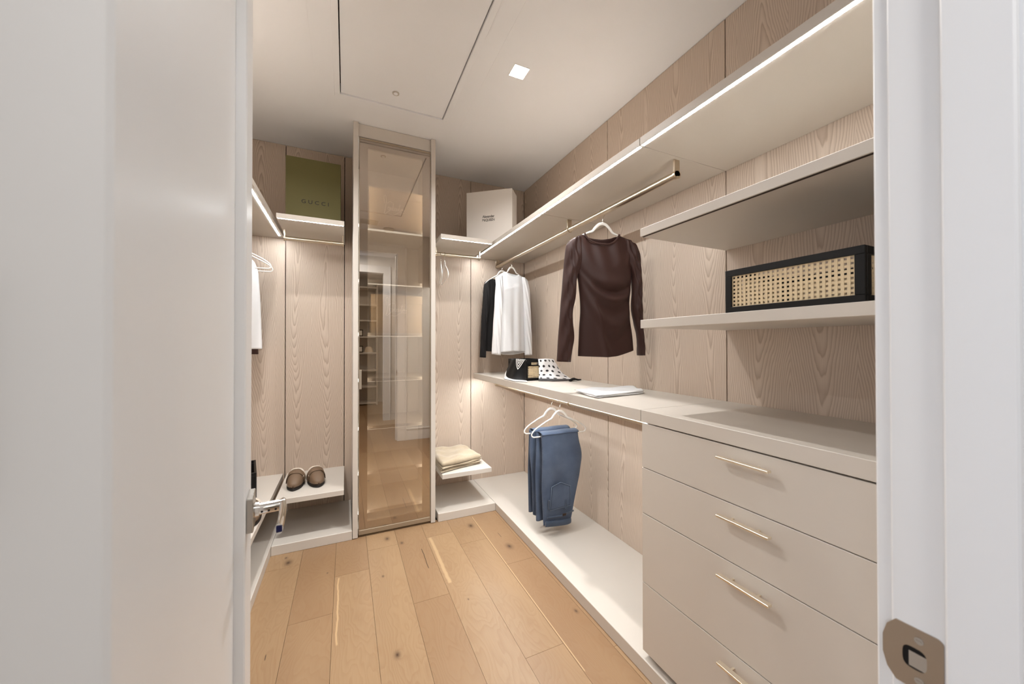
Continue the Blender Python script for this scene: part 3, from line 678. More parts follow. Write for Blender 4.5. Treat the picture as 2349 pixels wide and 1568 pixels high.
wb = thing('gift_box', 'large white Alexander McQUEEN gift box turned askew on corner shelves', 'box', (1.055, 2.755, ZST), math.radians(-39.1))
def lbox(name, b, mat, parent, bev=0.001): return box(name, b, mat, parent, bev, local=True)
HW = 0.1935
lbox('carton', (-HW, HW, 0, 0.155, 0.0, 0.418), 'box_white', wb)
lbox('lid_face', (-HW - 0.001, HW + 0.001, -0.0015, 0.05, 0.0, 0.4195), 'box_white', wb)
for txt, sz, dz, sp in (('Alexander', 0.030, 0.200, 0.88), ('McQUEEN', 0.028, 0.172, 0.88)):
    me = text_mesh(txt, sz, sp); o = link('lettering', me, 'ink_dark', wb); o.location = (-0.005, -0.0022, dz); o.rotation_euler = (PI / 2, 0, 0); o.scale = (0.92, 1.0, 1)

def script_word(parent, x0, y, z0, sc):
    # flowing one-line signature: tall looped capital then small letters and a swash underline
    st = [[(0.05, .55), (.0, .95), (.10, 1.15), (.17, .8), (.12, .3), (.06, -.05), (.0, -.15), (.10, -.2), (.3, -.02), (.5, .12)],
          [(.22, .55), (.40, .72), (.62, .66)],
          [(.30, .1), (.27, .25), (.36, .32), (.40, .18), (.32, .08), (.42, .15), (.46, .32), (.47, .14), (.55, .3), (.56, .1), (.62, .3), (.68, .62), (.64, .3), (.64, .1), (.72, .14), (.74, .26), (.67, .3)],
          [(.78, .25), (.76, .12), (.84, .1), (.86, .25), (.79, .28), (.90, .28), (.90, .13), (.98, .15), (1.0, .3), (1.02, .12), (1.08, .3), (1.13, .62), (1.08, .12), (1.16, .14), (1.2, .3), (1.2, .13), (1.27, .3), (1.3, .14), (1.35, .3), (1.38, .14), (1.48, .24)],
          [(1.02, .47), (1.2, .52)], [(.35, -.2), (.7, -.22), (1.05, .0), (1.45, .02)]]
    bm = bmesh.new()
    for s in st: add_tube(bm, [Vector((x0 + p[0] * sc, y, z0 + p[1] * sc)) for p in spline(s, 5)], 0.0026, 6)
    return obj('lettering', bm, 'ink_white', parent)
for z, lab, x0, x1, hh in ((2.14, 'beige shoe box with white script on the upper tower shelf, behind glass', 0.15, 0.53, 0.30), (1.385, 'beige shoe box with white script on the middle tower shelf, behind glass', 0.165, 0.525, 0.28)):
    b = thing('shoe_box', lab, 'box', ((x0 + x1) / 2, 2.9, z), group='shoe boxes in the tower')
    box('carton', (x0, x1, 2.80, 3.05, z + 0.0005, z + hh), 'box_kraft', b, bev=0.001)
    box('lid', (x0 - 0.002, x1 + 0.002, 2.798, 3.052, z + hh - 0.06, z + hh + 0.001), 'box_kraft', b, bev=0.001)
    script_word(b, x0 + 0.10, 2.797 if z > 2 else 2.799, z + (0.14 if z > 2 else 0.15), 0.10)

# ================================================================== CANE BASKETS
def basket(label, x0, x1, y0, y1, z0, hgt, cell=0.0128, handle=False, group='black cane baskets'):
    b = thing('cane_basket', label, 'basket', ((x0 + x1) / 2, (y0 + y1) / 2, z0), group=group)
    fr = 0.020; th = 0.012
    box('base', (x0 + 0.002, x1 - 0.002, y0 + 0.002, y1 - 0.002, z0 + 0.0005, z0 + 0.010), 'black_lacquer', b, bev=0)
    faces = (('x', x0, y0, y1), ('x', x1 - th, y0, y1), ('y', y0, x0 + th, x1 - th), ('y', y1 - th, x0 + th, x1 - th))
    for ax, p, a, c in faces:
        bm = bmesh.new()
        def add(u0, u1, w0, w1, d0=0.0, d1=th, bev=0.001):
            if ax == 'x': add_box(bm, p + d0, p + d1, u0, u1, w0, w1, bev=bev)
            else: add_box(bm, u0, u1, p + d0, p + d1, w0, w1, bev=bev)
        zt = z0 + hgt; hz = 0.0
        add(a, c, zt - fr, zt); add(a, c, z0, z0 + fr); add(a, a + fr, z0 + fr, zt - fr); add(c - fr, c, z0 + fr, zt - fr)
        if handle and ax == 'y':
            hz = 0.026; mid = (a + c) / 2
            add(a + fr, c - fr, zt - fr - hz, zt - fr - hz + 0.009); add(a + fr, mid - 0.032, zt - fr - hz, zt - fr); add(mid + 0.032, c - fr, zt - fr - hz, zt - fr)
        obj('frame', bm, 'black_lacquer', b)
        bm = bmesh.new(); u0, u1, w0, w1 = a + fr, c - fr, z0 + fr, zt - fr - hz
        n = max(2, round((u1 - u0) / cell)); m = max(2, round((w1 - w0) / cell)); cu = (u1 - u0) / n; cw = (w1 - w0) / m
        for k in range(n + 1):
            for q in (-1, 1): add(u0 + k * cu - cu * 0.27, u0 + k * cu + cu * 0.27, w0 - 0.003, w1 + 0.003, th * 0.45 , th * 0.52, 0) if q > 0 else None
        for k in range(m + 1): add(u0 - 0.003, u1 + 0.003, w0 + k * cw - cw * 0.27, w0 + k * cw + cw * 0.27, th * 0.52, th * 0.60, 0)
        tag(obj('cane_panel', bm, 'cane', b), kind='stuff')
    return b
basket('large black framed cane basket on the open shelf above drawers', 1.108, 1.43, 0.43, 0.776, 1.398, 0.137)
basket('black framed cane basket with handle slot in the counter corner', 1.162, 1.345, 2.335, 2.615, ZCT, 0.152, cell=0.0125, handle=True)
bl = basket('black framed cane basket on low shelf, mostly hidden by the door', -0.80, -0.512, 2.766, 3.08, ZSH, 0.158, handle=True)
# turned a little about its near corner, so that its long side lies along the line to the doorway
_c = Vector((-0.512, 2.766, 0)); _r = Matrix.Rotation(math.radians(11.5), 3, 'Z'); _p = bl.location.copy(); _d = _r @ (Vector((_p.x, _p.y, 0)) - _c)
bl.location = (_c.x + _d.x, _c.y + _d.y, _p.z); bl.rotation_euler.z = math.radians(11.5)

# ================================================================== HANGERS AND GARMENTS
HPT = [(0, 0), (0.022, -0.006), (0.045, -0.026), (0.062, -0.046), (0.085, -0.055), (0.13, -0.076), (0.175, -0.101), (0.203, -0.124), (0.209, -0.142), (0.200, -0.153), (0.18, -0.156), (0.09, -0.156), (0, -0.156)]
def hanger_meshes():
    bm = bmesh.new(); half = [(p[0], 0, p[1]) for p in HPT]
    full = [tuple(p) for p in spline([(-a, b, c) for a, b, c in half[::-1]] , 4)] 
    right = [tuple(p) for p in spline(half, 4)]
    loop = right + full[1:-1]
    def rad(t):
        a = min(t, 1 - t)                      # 0 at the crown
        w = 0.0090 if a < 0.05 else (0.0090 - (a - 0.05) / 0.16 * 0.0045 if a < 0.21 else 0.0045)
        return (w, 0.0035)
    add_tube(bm, loop, rad, 8, up=(0, 1, 0), close=True); bmesh.ops.recalc_face_normals(bm, faces=bm.faces)
    me1 = bpy.data.meshes.new('hanger_body'); bm.to_mesh(me1); bm.free(); me1.materials.append(M['hanger_white'])
    me1.polygons.foreach_set('use_smooth', [True] * len(me1.polygons))
    bm = bmesh.new(); pts = [(0, 0, -0.004), (0, 0, 0.02), (0.004, 0, 0.034)]
    R = 0.0182; c = (0, 0, 0.062)
    pts += [(c[0] + R * math.cos(a), 0, c[2] + R * math.sin(a)) for a in [math.radians(-50 + 22 * k) for k in range(11)]]
    add_tube(bm, spline(pts, 3), 0.0016, 8); bmesh.ops.recalc_face_normals(bm, faces=bm.faces)
    me2 = bpy.data.meshes.new('hanger_hook'); bm.to_mesh(me2); bm.free(); me2.materials.append(M['silver_wire'])
    me2.polygons.foreach_set('use_smooth', [True] * len(me2.polygons))
    return me1, me2
HM1, HM2 = hanger_meshes()
def hanger(label, x, y, rodz, rotz=0.0, tilt=0.0, group='white hangers', sx=1.0):
    # the hook's arc is centred on the rod: hanger crown 62 mm below the rod axis
    t = thing('hanger', label, 'hanger', (x, y, rodz - 0.062), rotz, group); t.rotation_euler.x = tilt
    for n, me in (('hanger_body', HM1), ('hook', HM2)):
        o = bpy.data.objects.new(n, me); COL.objects.link(o); o.parent = t
        if n == 'hanger_body': o.scale.x = sx
    return t

def curve1(pts):
    p = sorted(pts); xs = np.array([a for a, b in p]); ys = np.array([b for a, b in p])
    d = np.linspace(xs[0], xs[-1], 160); v = np.interp(d, xs, ys); k = np.ones(15) / 15
    vp = np.concatenate([np.full(7, v[0]) + (np.arange(-7, 0)) * (v[1] - v[0]), v, np.full(7, v[-1]) + np.arange(1, 8) * (v[-1] - v[-2])])
    v = np.convolve(vp, k, 'valid'); return lambda q: float(np.interp(q, d, v))
def cloth(name, parent, mat, xl, xr, top, hem, half, disp=None, y0=0.0, base=0.0, nc=44, nr=60, ramp=(0.35, 0.22), front_hem=None, front_top=None, flat=2.0, taper_bottom=1.0):
    """closed garment piece hanging in the local xz plane: outline curves plus depth, folds and thickness"""
    xl, xr = curve1(xl), curve1(xr); T = curve1(top); H = curve1(hem)
    FH = curve1(front_hem) if front_hem else H; FT = curve1(front_top) if front_top else T
    bm = bmesh.new(); cols = []
    n2 = 2 * nc
    for k in range(n2):
        side = -1 if k < nc else 1                     # -1 faces the camera side
        s = -1 + 2 * (k / nc) if k < nc else 1 - 2 * ((k - nc) / nc)
        col = []
        zt = FT(s) if side < 0 else T(s); zb = FH(s) if side < 0 else H(s)
        for r in range(nr + 1):
            t = r / nr; z = zt + (zb - zt) * t
            a, b = xl(z), xr(z); x = a + (b - a) * (s + 1) / 2
            e = max(0.0, 1 - abs(s) ** flat) ** 0.5
            rp = ramp[0] + (1 - ramp[0]) * min(1, t / ramp[1]) ** 0.7
            y = side * half * e * rp * (1 + (taper_bottom - 1) * t)
            if disp: y += disp(x, z, side, t, s) * e
            col.append(bm.verts.new((x, y0 + y, z - base)))
        cols.append(col)
    for k in range(n2):
        A, B = cols[k], cols[(k + 1) % n2]
        for r in range(nr): bm.faces.new((A[r], A[r + 1], B[r + 1], B[r]))
    bmesh.ops.recalc_face_normals(bm, faces=bm.faces)
    me = bpy.data.meshes.new(name); bm.to_mesh(me); bm.free()
    o = link(name, me, mat, parent, (0, 0, 0), True)
    sm = o.modifiers.new('thickness', 'SOLIDIFY'); sm.thickness = 0.0016; sm.offset = 0
    return o

# --- brown long sleeved top
bx, by = RX, 1.63
hanger('white hanger inside the brown long sleeved top', bx, by, RZ, math.radians(-10))
br = thing('long_sleeve_top', 'silky brown long sleeved top hanging above the counter', 'shirt', (bx, by, 1.231), math.radians(-10))
def brown_disp(x, z, side, t, s):
    if side > 0: return 0.006 * math.sin(26 * x + 5 * z)
    d = 0.0
    # cowl folds sagging between the sides
    for zc, amp, w, sag in ((1.640, 0.010, 0.030, 0.8), (1.585, -0.022, 0.022, 1.5), (1.545, 0.018, 0.024, 1.8), (1.47, -0.012, 0.034, 2.6), (1.40, 0.012, 0.034, 3.2), (1.32, -0.008, 0.03, 3.4)):
        zz = z - (zc + sag * 2.2 * (x - 0.045) ** 2)
        d -= amp * math.exp(-(zz / w) ** 2) * (0.35 + 0.65 * math.exp(-((x - 0.05) / 0.11) ** 2))
    d -= 0.010 * math.exp(-((x + 0.085 - 0.22 * (1.62 - z)) / 0.018) ** 2) * min(1, max(0, (1.72 - z) / 0.25))
    d += 0.005 * math.sin(60 * x + 14 * z) * max(0, 1 - t * 2.6)
    d -= 0.012 * math.exp(-((x - 0.15 + (1.80 - z) * 0.35) / 0.014) ** 2) * math.exp(-((z - 1.80) / 0.05) ** 2)
    return d
NECK = [(-1, 1.862), (-0.92, 1.872), (-0.74, 1.893), (-0.56, 1.906), (-0.50, 1.884), (-0.36, 1.862), (-0.18, 1.853), (0.06, 1.851), (0.22, 1.862), (0.36, 1.881), (0.46, 1.914), (0.62, 1.905), (0.9, 1.885), (1, 1.870)]
NECKB = [(-1, 1.862), (-0.92, 1.872), (-0.74, 1.893), (-0.56, 1.906), (-0.36, 1.895), (0.06, 1.889), (0.36, 1.9), (0.46, 1.914), (0.62, 1.905), (0.9, 1.885), (1, 1.870)]
cloth('body', br, 'knit_brown', [(1.23, -0.151), (1.394, -0.144), (1.48, -0.136), (1.55, -0.139), (1.669, -0.152), (1.75, -0.180), (1.86, -0.205), (1.92, -0.205)],
      [(1.23, 0.192), (1.269, 0.189), (1.344, 0.183), (1.428, 0.169), (1.5, 0.163), (1.548, 0.164), (1.621, 0.173), (1.687, 0.178), (1.76, 0.19), (1.87, 0.195), (1.92, 0.195)],
      NECKB, [(-1, 1.262), (0, 1.262), (1, 1.266)], 0.045, brown_disp, base=1.231, front_top=NECK,
      front_hem=[(-1, 1.237), (-0.5, 1.2335), (-0.1, 1.231), (0.25, 1.236), (0.68, 1.255), (1, 1.268)], nc=60, nr=80)
def sl_disp(a, b): return lambda x, z, side, t, s: 0.004 * math.sin(a * z + 9 * s) * (1 - t * 0.6) + 0.004 * math.sin(b * z * 1.7 - 5 * s)
cloth('sleeve', br, 'knit_brown', [(1.21, -0.279), (1.307, -0.273), (1.449, -0.261), (1.592, -0.249), (1.736, -0.237), (1.834, -0.226), (1.875, -0.212), (1.89, -0.20)],
      [(1.207, -0.200), (1.278, -0.191), (1.336, -0.178), (1.422, -0.188), (1.48, -0.191), (1.561, -0.169), (1.668, -0.165), (1.74, -0.13), (1.86, -0.135), (1.89, -0.135)],
      [(-1, 1.835), (-0.6, 1.868), (0, 1.882), (1, 1.893)], [(-1, 1.210), (1, 1.207)], 0.030, sl_disp(34, 21), y0=-0.012, base=1.231, nc=20, nr=60, ramp=(0.75, 0.2))
cloth('sleeve', br, 'knit_brown', [(1.238, 0.218), (1.362, 0.213), (1.446, 0.183), (1.518, 0.173), (1.579, 0.175), (1.609, 0.18), (1.694, 0.178), (1.78, 0.14), (1.9, 0.13)],
      [(1.241, 0.252), (1.338, 0.243), (1.459, 0.239), (1.611, 0.237), (1.738, 0.231), (1.829, 0.226), (1.87, 0.200), (1.9, 0.185)],
      [(-1, 1.893), (-0.2, 1.884), (0.5, 1.866), (1, 1.832)], [(-1, 1.238), (1, 1.241)], 0.030, sl_disp(40, 26), y0=-0.012, base=1.231, nc=20, nr=60, ramp=(0.75, 0.2))
# neck binding
bm = bmesh.new()
nk = [(-0.120, 1.907), (-0.108, 1.884), (-0.078, 1.863), (-0.044, 1.853), (0.010, 1.851), (0.045, 1.862), (0.071, 1.881), (0.092, 1.914)]
add_tube(bm, [Vector((p[0], -0.033 + 0.010 * abs(p[0] + 0.012) / 0.1, p[1] - 1.231)) for p in spline(nk, 5)], (0.0055, 0.003), 8, up=(0, 1, 0))
obj('neck_binding', bm, 'knit_brown', br, True, True)

# --- white and black tops at the far end of the rod
def top_shirt(label, y, mat, dx, shift, hem_z, disp_amp, rot=0.0):
    t = thing('long_sleeve_top', label, 'shirt', (RX, y, 1.205), rot)
    k = lambda L: [(a, b + dx) for a, b in L]
    NKF = [(-1, 1.872), (-0.70, 1.905), (-0.40, 1.932), (-0.22, 1.910), (0.05, 1.898), (0.28, 1.898), (0.45, 1.915), (0.75, 1.893), (1, 1.865)]
    NKB = [(-1, 1.872), (-0.70, 1.905), (-0.40, 1.932), (0.05, 1.922), (0.45, 1.915), (0.75, 1.893), (1, 1.865)]
    fold = lambda x, z, side, t_, s: disp_amp * (0.007 * math.sin(58 * x + 1.5) + 0.004 * math.sin(97 * x)) * min(1, t_ * 1.6) - (0.006 * math.exp(-((z - 1.79 - 0.03 * math.sin(9 * x)) / 0.01) ** 2) if side < 0 else 0)
    cloth('body', t, mat, k([(1.2, -0.122), (1.4, -0.118), (1.6, -0.118), (1.75, -0.130), (1.86, -0.142), (1.93, -0.140)]), k([(1.2, 0.140), (1.5, 0.135), (1.7, 0.140), (1.86, 0.152), (1.93, 0.150)]),
          NKB, [(-1, 1.226), (-0.5, 1.214), (0.1, 1.209), (0.6, 1.215), (1, 1.228)], 0.052, fold, base=1.205, front_top=NKF, front_hem=[(-1, 1.23), (0, 1.243), (1, 1.236)], nc=48, nr=50)
    sd = lambda x, z, side, t_, s: 0.004 * math.sin(31 * z + 8 * s)
    cloth('sleeve', t, mat, k([(1.2, -0.188), (1.221, -0.187), (1.451, -0.174), (1.658, -0.159), (1.807, -0.150), (1.88, -0.138)]), k([(1.2, -0.107), (1.39, -0.098), (1.51, -0.094), (1.7, -0.085), (1.88, -0.09)]),
          [(-1, 1.855), (0, 1.885), (1, 1.900)], [(-1, 1.221), (1, 1.209)], 0.030, sd, y0=-0.030, base=1.205, nc=18, nr=40, ramp=(0.6, 0.2))
    cloth('sleeve', t, mat, k([(1.2, 0.122), (1.242, 0.128), (1.396, 0.122), (1.519, 0.118), (1.7, 0.11), (1.88, 0.1)]), k([(1.2, 0.195), (1.397, 0.188), (1.644, 0.177), (1.798, 0.167), (1.88, 0.148)]),
          [(-1, 1.893), (0, 1.880), (1, 1.850)], [(-1, 1.208), (1, 1.208)], 0.030, sd, y0=-0.030, base=1.205, nc=18, nr=40, ramp=(0.6, 0.2))
    return t
hanger('white hanger inside the white long sleeved top', RX + 0.012, 2.88, RZ, 0.0, sx=0.70)
top_shirt('soft white long sleeved top hanging in front of the black one', 2.88, 'knit_white', 0.0, 0, 1.21, 1.0)
hanger('white hanger inside the black long sleeved top', RX - 0.004, 3.055, RZ, 0.0, sx=0.80)
bk2 = thing('long_sleeve_top', 'black long sleeved top hanging behind the white one', 'shirt', (RX, 3.07, 1.186), 0.0)
kd = lambda x, z, side, t_, s: 0.006 * math.sin(50 * x + 6 * z)
cloth('body', bk2, 'knit_black', [(1.19, -0.160), (1.24, -0.162), (1.429, -0.152), (1.537, -0.143), (1.7, -0.155), (1.84, -0.172), (1.92, -0.160)], [(1.19, 0.14), (1.5, 0.13), (1.84, 0.165), (1.92, 0.16)],
      [(-1, 1.862), (-0.6, 1.903), (-0.3, 1.895), (0.3, 1.895), (0.6, 1.90), (1, 1.862)], [(-1, 1.243), (-0.4, 1.236), (0, 1.262), (1, 1.27)], 0.040, kd, base=1.186, front_top=[(-1, 1.862), (-0.62, 1.903), (-0.45, 1.875), (0, 1.855), (0.45, 1.875), (0.62, 1.90), (1, 1.862)])
cloth('sleeve', bk2, 'knit_black', [(1.18, -0.222), (1.188, -0.222), (1.522, -0.206), (1.711, -0.194), (1.83, -0.186), (1.88, -0.165)], [(1.18, -0.164), (1.253, -0.164), (1.366, -0.166), (1.524, -0.154), (1.7, -0.12), (1.88, -0.12)],
      [(-1, 1.842), (0, 1.875), (1, 1.89)], [(-1, 1.188), (1, 1.184)], 0.026, lambda x, z, side, t_, s: 0.004 * math.sin(33 * z + 7 * s), y0=-0.02, base=1.186, nc=18, nr=40, ramp=(0.6, 0.2))
cloth('sleeve', bk2, 'knit_black', [(1.18, 0.14), (1.5, 0.135), (1.88, 0.11)], [(1.18, 0.20), (1.7, 0.185), (1.88, 0.15)], [(-1, 1.89), (1, 1.85)], [(-1, 1.255), (1, 1.258)], 0.026, None, y0=-0.02, base=1.186, nc=14, nr=30, ramp=(0.6, 0.2))

# --- garments on the left rod, showing past the door edge
hanger('white hanger tip beside the white garment behind door', -0.676, 2.93, RZ, 0.0)
wg = thing('hanging_garment', 'white garment on the left rod, showing past the door edge', 'shirt', (-0.685, 2.935, 1.275))
cloth('body', wg, 'knit_white', [(1.27, -0.16), (1.90, -0.16)], [(1.27, 0.170), (1.6, 0.158), (1.8, 0.145), (1.87, 0.120), (1.92, 0.06)], [(-1, 1.86), (0, 1.91), (0.7, 1.905), (0.9, 1.885), (1, 1.868)], [(-1, 1.275), (1, 1.272)], 0.03, lambda x, z, side, t_, s: 0.005 * math.sin(60 * x), base=1.275)
hanger('white hanger inside the dark brown garment behind the door', -0.685, 3.05, RZ, 0.0)
wg = thing('hanging_garment', 'dark brown garment on left rod, a sliver beside white garment', 'shirt', (-0.685, 3.055, 1.235))
cloth('body', wg, 'knit_brown', [(1.24, -0.16), (1.90, -0.16)], [(1.24, 0.126), (1.6, 0.122), (1.92, 0.1)], [(-1, 1.86), (0, 1.89), (1, 1.86)], [(-1, 1.24), (1, 1.235)], 0.03, lambda x, z, side, t_, s: 0.005 * math.sin(60 * x), base=1.235)

# --- two empty hangers, seen edge on
hanger('empty white hanger nearest the tower on short rod', 0.706, 2.95, RZ + 0.006, math.radians(-101), group='empty hangers')
hanger('empty white hanger beside the other, turned a little more', 0.738, 2.95, RZ + 0.006, math.radians(-96.5), group='empty hangers')

# --- jeans folded over two hangers under the counter
JZ = 0.925
hanger('white hanger under the counter carrying the rear jeans', 1.296, 2.180, JZ - 0.005, 0.0)
hanger('white hanger under the counter carrying the front jeans', 1.296, 2.075, JZ - 0.005, 0.0)
def jeans(label, y, base, front_l, front_r, front_top, front_hem, back_hem, pocket=False):
    t = thing('jeans', label, 'jeans', (1.30, y, base), group='jeans on hangers')
    zt = 0.706
    df = lambda x, z, side, t_, s: (0.006 * math.sin(30 * x + 3 * z) + 0.004 * math.sin(22 * z + 10 * x)) * min(1, t_ * 3)
    # front half: seat and waist hanging nearest the camera
    cloth('front_half', t, 'denim', front_l, front_r, front_top, front_hem, 0.013, df, y0=-0.024, base=base, ramp=(0.7, 0.2), flat=4.0, nc=40, nr=60)
    lw = lambda dx: [(a, b + dx) for a, b in front_l]
    cloth('back_half', t, 'denim', [(0.1, -0.168), (0.45, -0.175), (0.725, -0.165)], [(0.1, 0.10), (0.725, 0.125)], [(-1, 0.723), (1, 0.722)], back_hem, 0.013, lambda x, z, side, t_, s: 0.008 * math.sin(52 * x + 8 * z) * min(1, t_ * 3), y0=0.024, base=base, ramp=(0.7, 0.2), flat=4.0)
    # the fold riding over the hanger bar
    bm = bmesh.new(); rings = []
    zc = front_top[0][1]
    for k in range(13):
        a = PI * k / 12; row = []
        for i in range(25):
            u = i / 24; x = -0.157 + 0.281 * u
            row.append(bm.verts.new((x, -0.037 * math.cos(a), (0.716 + 0.016 * math.sin(a)) - base + 0.001 * math.sin(40 * x))))
        rings.append(row)
    for A, B in zip(rings[:-1], rings[1:]):
        for i in range(24): bm.faces.new((A[i], A[i + 1], B[i + 1], B[i]))
    bmesh.ops.recalc_face_normals(bm, faces=bm.faces); me = bpy.data.meshes.new('fold'); bm.to_mesh(me); bm.free()
    o = link('fold', me, 'denim', t, (0, 0, 0), True); sm = o.modifiers.new('thickness', 'SOLIDIFY'); sm.thickness = 0.003; sm.offset = 0
    if pocket:
        yf = -0.054
        pts = [(-0.098, 0.386), (-0.03, 0.407), (0.046, 0.372), (0.046, 0.245), (-0.110, 0.237)]
        bm = bmesh.new(); vs = [bm.verts.new((x, yf + 0.004, z - base)) for x, z in pts]; f = bm.faces.new(vs)
        bmesh.ops.subdivide_edges(bm, edges=bm.edges[:], cuts=2)
        e = bmesh.ops.extrude_face_region(bm, geom=bm.faces[:])
        for v in [g for g in e['geom'] if isinstance(g, bmesh.types.BMVert)]: v.co.y -= 0.005
        p = obj('back_pocket', bm, 'denim', t, False, True)
        bm = bmesh.new(); pl = p.location; q = pts + [pts[0]]
        for (a, b), (c, d) in zip(q[:-1], q[1:]):
            L = math.hypot(c - a, d - b); n = max(2, int(L / 0.007)); ins = 0.93
            for i in range(n):
                u0, u1 = (i + 0.15) / n, (i + 0.75) / n
                f0 = (a + (c - a) * u0, b + (d - b) * u0); f1 = (a + (c - a) * u1, b + (d - b) * u1); cx, cz = -0.028, 0.325
                add_tube(bm, [Vector((cx + (f0[0] - cx) * ins, yf - 0.0018, cz + (f0[1] - cz) * ins - base)) - pl, Vector((cx + (f1[0] - cx) * ins, yf - 0.0018, cz + (f1[1] - cz) * ins - base)) - pl], 0.0010, 4, up=(0, 1, 0))
        tag(obj('stitching', bm, 'thread', p, False, True), kind='stuff')
        bm = bmesh.new(); add_tube(bm, [Vector((a, yf - 0.0008, b - base)) - pl for a, b in pts], 0.0014, 6, up=(0, 1, 0), close=True); obj('pocket_edge', bm, 'denim_fade', p, True, True)
        # waistband at the bottom with belt loops and a maker's patch
        bm = bmesh.new(); add_tube(bm, [Vector(v) for v in spline([(-0.138, yf + 0.006, 0.155 - base), (-0.05, yf + 0.001, 0.146 - base), (0.02, yf + 0.004, 0.139 - base), (0.056, yf + 0.014, 0.138 - base)], 6)], (0.019, 0.006), 10, up=(0, 1, 0)); wbd = obj('waistband', bm, 'denim_trim', t, True, True)
        for lx, lz in ((-0.118, 0.162), (0.006, 0.144)):
            bm = bmesh.new(); add_box(bm, lx - 0.006, lx + 0.006, yf - 0.010, yf + 0.002, lz - 0.028, lz + 0.030, bev=0.002); obj('belt_loop', bm, 'denim_trim', t, False, True)
        bm = bmesh.new(); add_tube(bm, [Vector((-0.128, yf - 0.001, 0.196 - base)), Vector((-0.03, yf - 0.003, 0.190 - base)), Vector((0.07, yf - 0.0, 0.206 - base))], (0.006, 0.0022), 6, up=(0, 1, 0)); obj('yoke_seam', bm, 'denim_trim', t, True, True)
        bm = bmesh.new(); add_box(bm, -0.018, 0.008, yf - 0.0065, yf - 0.003, 0.187 - base, 0.203 - base, bev=0.001); obj('maker_patch', bm, 'cork', t, False, True)
    return t
FL = [(0.11, -0.139), (0.19, -0.145), (0.373, -0.155), (0.551, -0.15), (0.714, -0.156), (0.74, -0.158)]
FR = [(0.107, 0.055), (0.158, 0.074), (0.212, 0.085), (0.284, 0.102), (0.42, 0.136), (0.549, 0.158), (0.587, 0.153), (0.666, 0.130), (0.723, 0.124), (0.74, 0.124)]
jeans('blue jeans with patch pocket folded over front hanger', 2.075, 0.115, FL, FR, [(-1, 0.722), (1, 0.720)], [(-1, 0.135), (0.3, 0.122), (1, 0.115)], [(-1, 0.15), (1, 0.15)], True)
jeans('blue jeans folded over rear hanger, behind the other pair', 2.180, 0.135, [(0.12, -0.150), (0.174, -0.164), (0.438, -0.172), (0.589, -0.190), (0.717, -0.178)], [(0.12, 0.04), (0.4, 0.09), (0.72, 0.110)], [(-1, 0.722), (1, 0.722)], [(-1, 0.165), (-0.5, 0.14), (1, 0.135)], [(-1, 0.165), (1, 0.17)])

# ================================================================== FOLDED THINGS, SHOES, SCARVES
def folded(name, label, cat, corners, z0, layers, thicks, mat, seed, lump=0.006, jit=0.014):
    """a stack of soft rounded folds: each layer a pillowy quad between four corner points"""
    c = np.array(corners); ctr = c.mean(0); t = thing(name, label, cat, (float(ctr[0]), float(ctr[1]), z0)); rs = np.random.RandomState(seed)
    for L in range(layers):
        n, m = 34, 26; ph = rs.rand(6) * 6.28; off = (rs.rand(4, 2) - 0.5) * jit if layers > 1 else np.zeros((4, 2)); q = c + off
        bm = bmesh.new(); up = []; dn = []
        thick = thicks[L]; zb = z0 + 0.0006 + sum(thicks[:L])
        for j in range(m + 1):
            ru, rd = [], []
            for i in range(n + 1):
                u, v = i / n, j / m
                p = (1 - u) * (1 - v) * q[0] + u * (1 - v) * q[1] + u * v * q[2] + (1 - u) * v * q[3]
                p = p + 0.004 * np.array([math.sin(9 * v + ph[0]) , math.sin(8 * u + ph[1])])
                e = min(u, 1 - u, v, 1 - v); ed = min(1.0, e / 0.06); prof = (1 - (1 - ed) ** 2) ** 0.5
                w = lump * (math.sin(5 * u + ph[2]) * math.sin(4 * v + ph[3]) + 0.5 * math.sin(11 * u - 6 * v + ph[4]) + 0.35 * math.sin(17 * v + 7 * u + ph[5]))
                zm = zb + thick * 0.5
                zu = zm + prof * (thick * 0.5 + max(-thick * 0.2, w) * (0.6 + 0.4 * (L + 1) / layers)); zd = zm - prof * thick * 0.5
                ru.append(bm.verts.new((p[0], p[1], zu)))
                rd.append(ru[-1] if e == 0 else bm.verts.new((p[0], p[1], zd)))
            up.append(ru); dn.append(rd)
        for j in range(m):
            for i in range(n):
                bm.faces.new((up[j][i], up[j][i + 1], up[j + 1][i + 1], up[j + 1][i]))
                try: bm.faces.new((dn[j][i], dn[j + 1][i], dn[j + 1][i + 1], dn[j][i + 1]))
                except ValueError: pass
        obj('fold', bm, mat, t, True)
    return t
folded('folded_blanket', 'beige fluffy folded blanket on the low shelf beside tower', 'blanket', [(0.662, 2.705), (1.010, 2.80), (0.945, 3.15), (0.605 + 0.05, 3.14)], ZSH, 4, (0.014, 0.012, 0.014, 0.040), 'beige_fleece', 3, 0.010, 0.034)
folded('folded_garment', 'flat folded white garment on the middle of the counter', 'folded garment', [(1.095, 1.425), (1.44, 1.462), (1.555, 1.665), (1.135, 1.655)], ZCT, 2, (0.0085, 0.0105), 'linen_white', 5, 0.005)

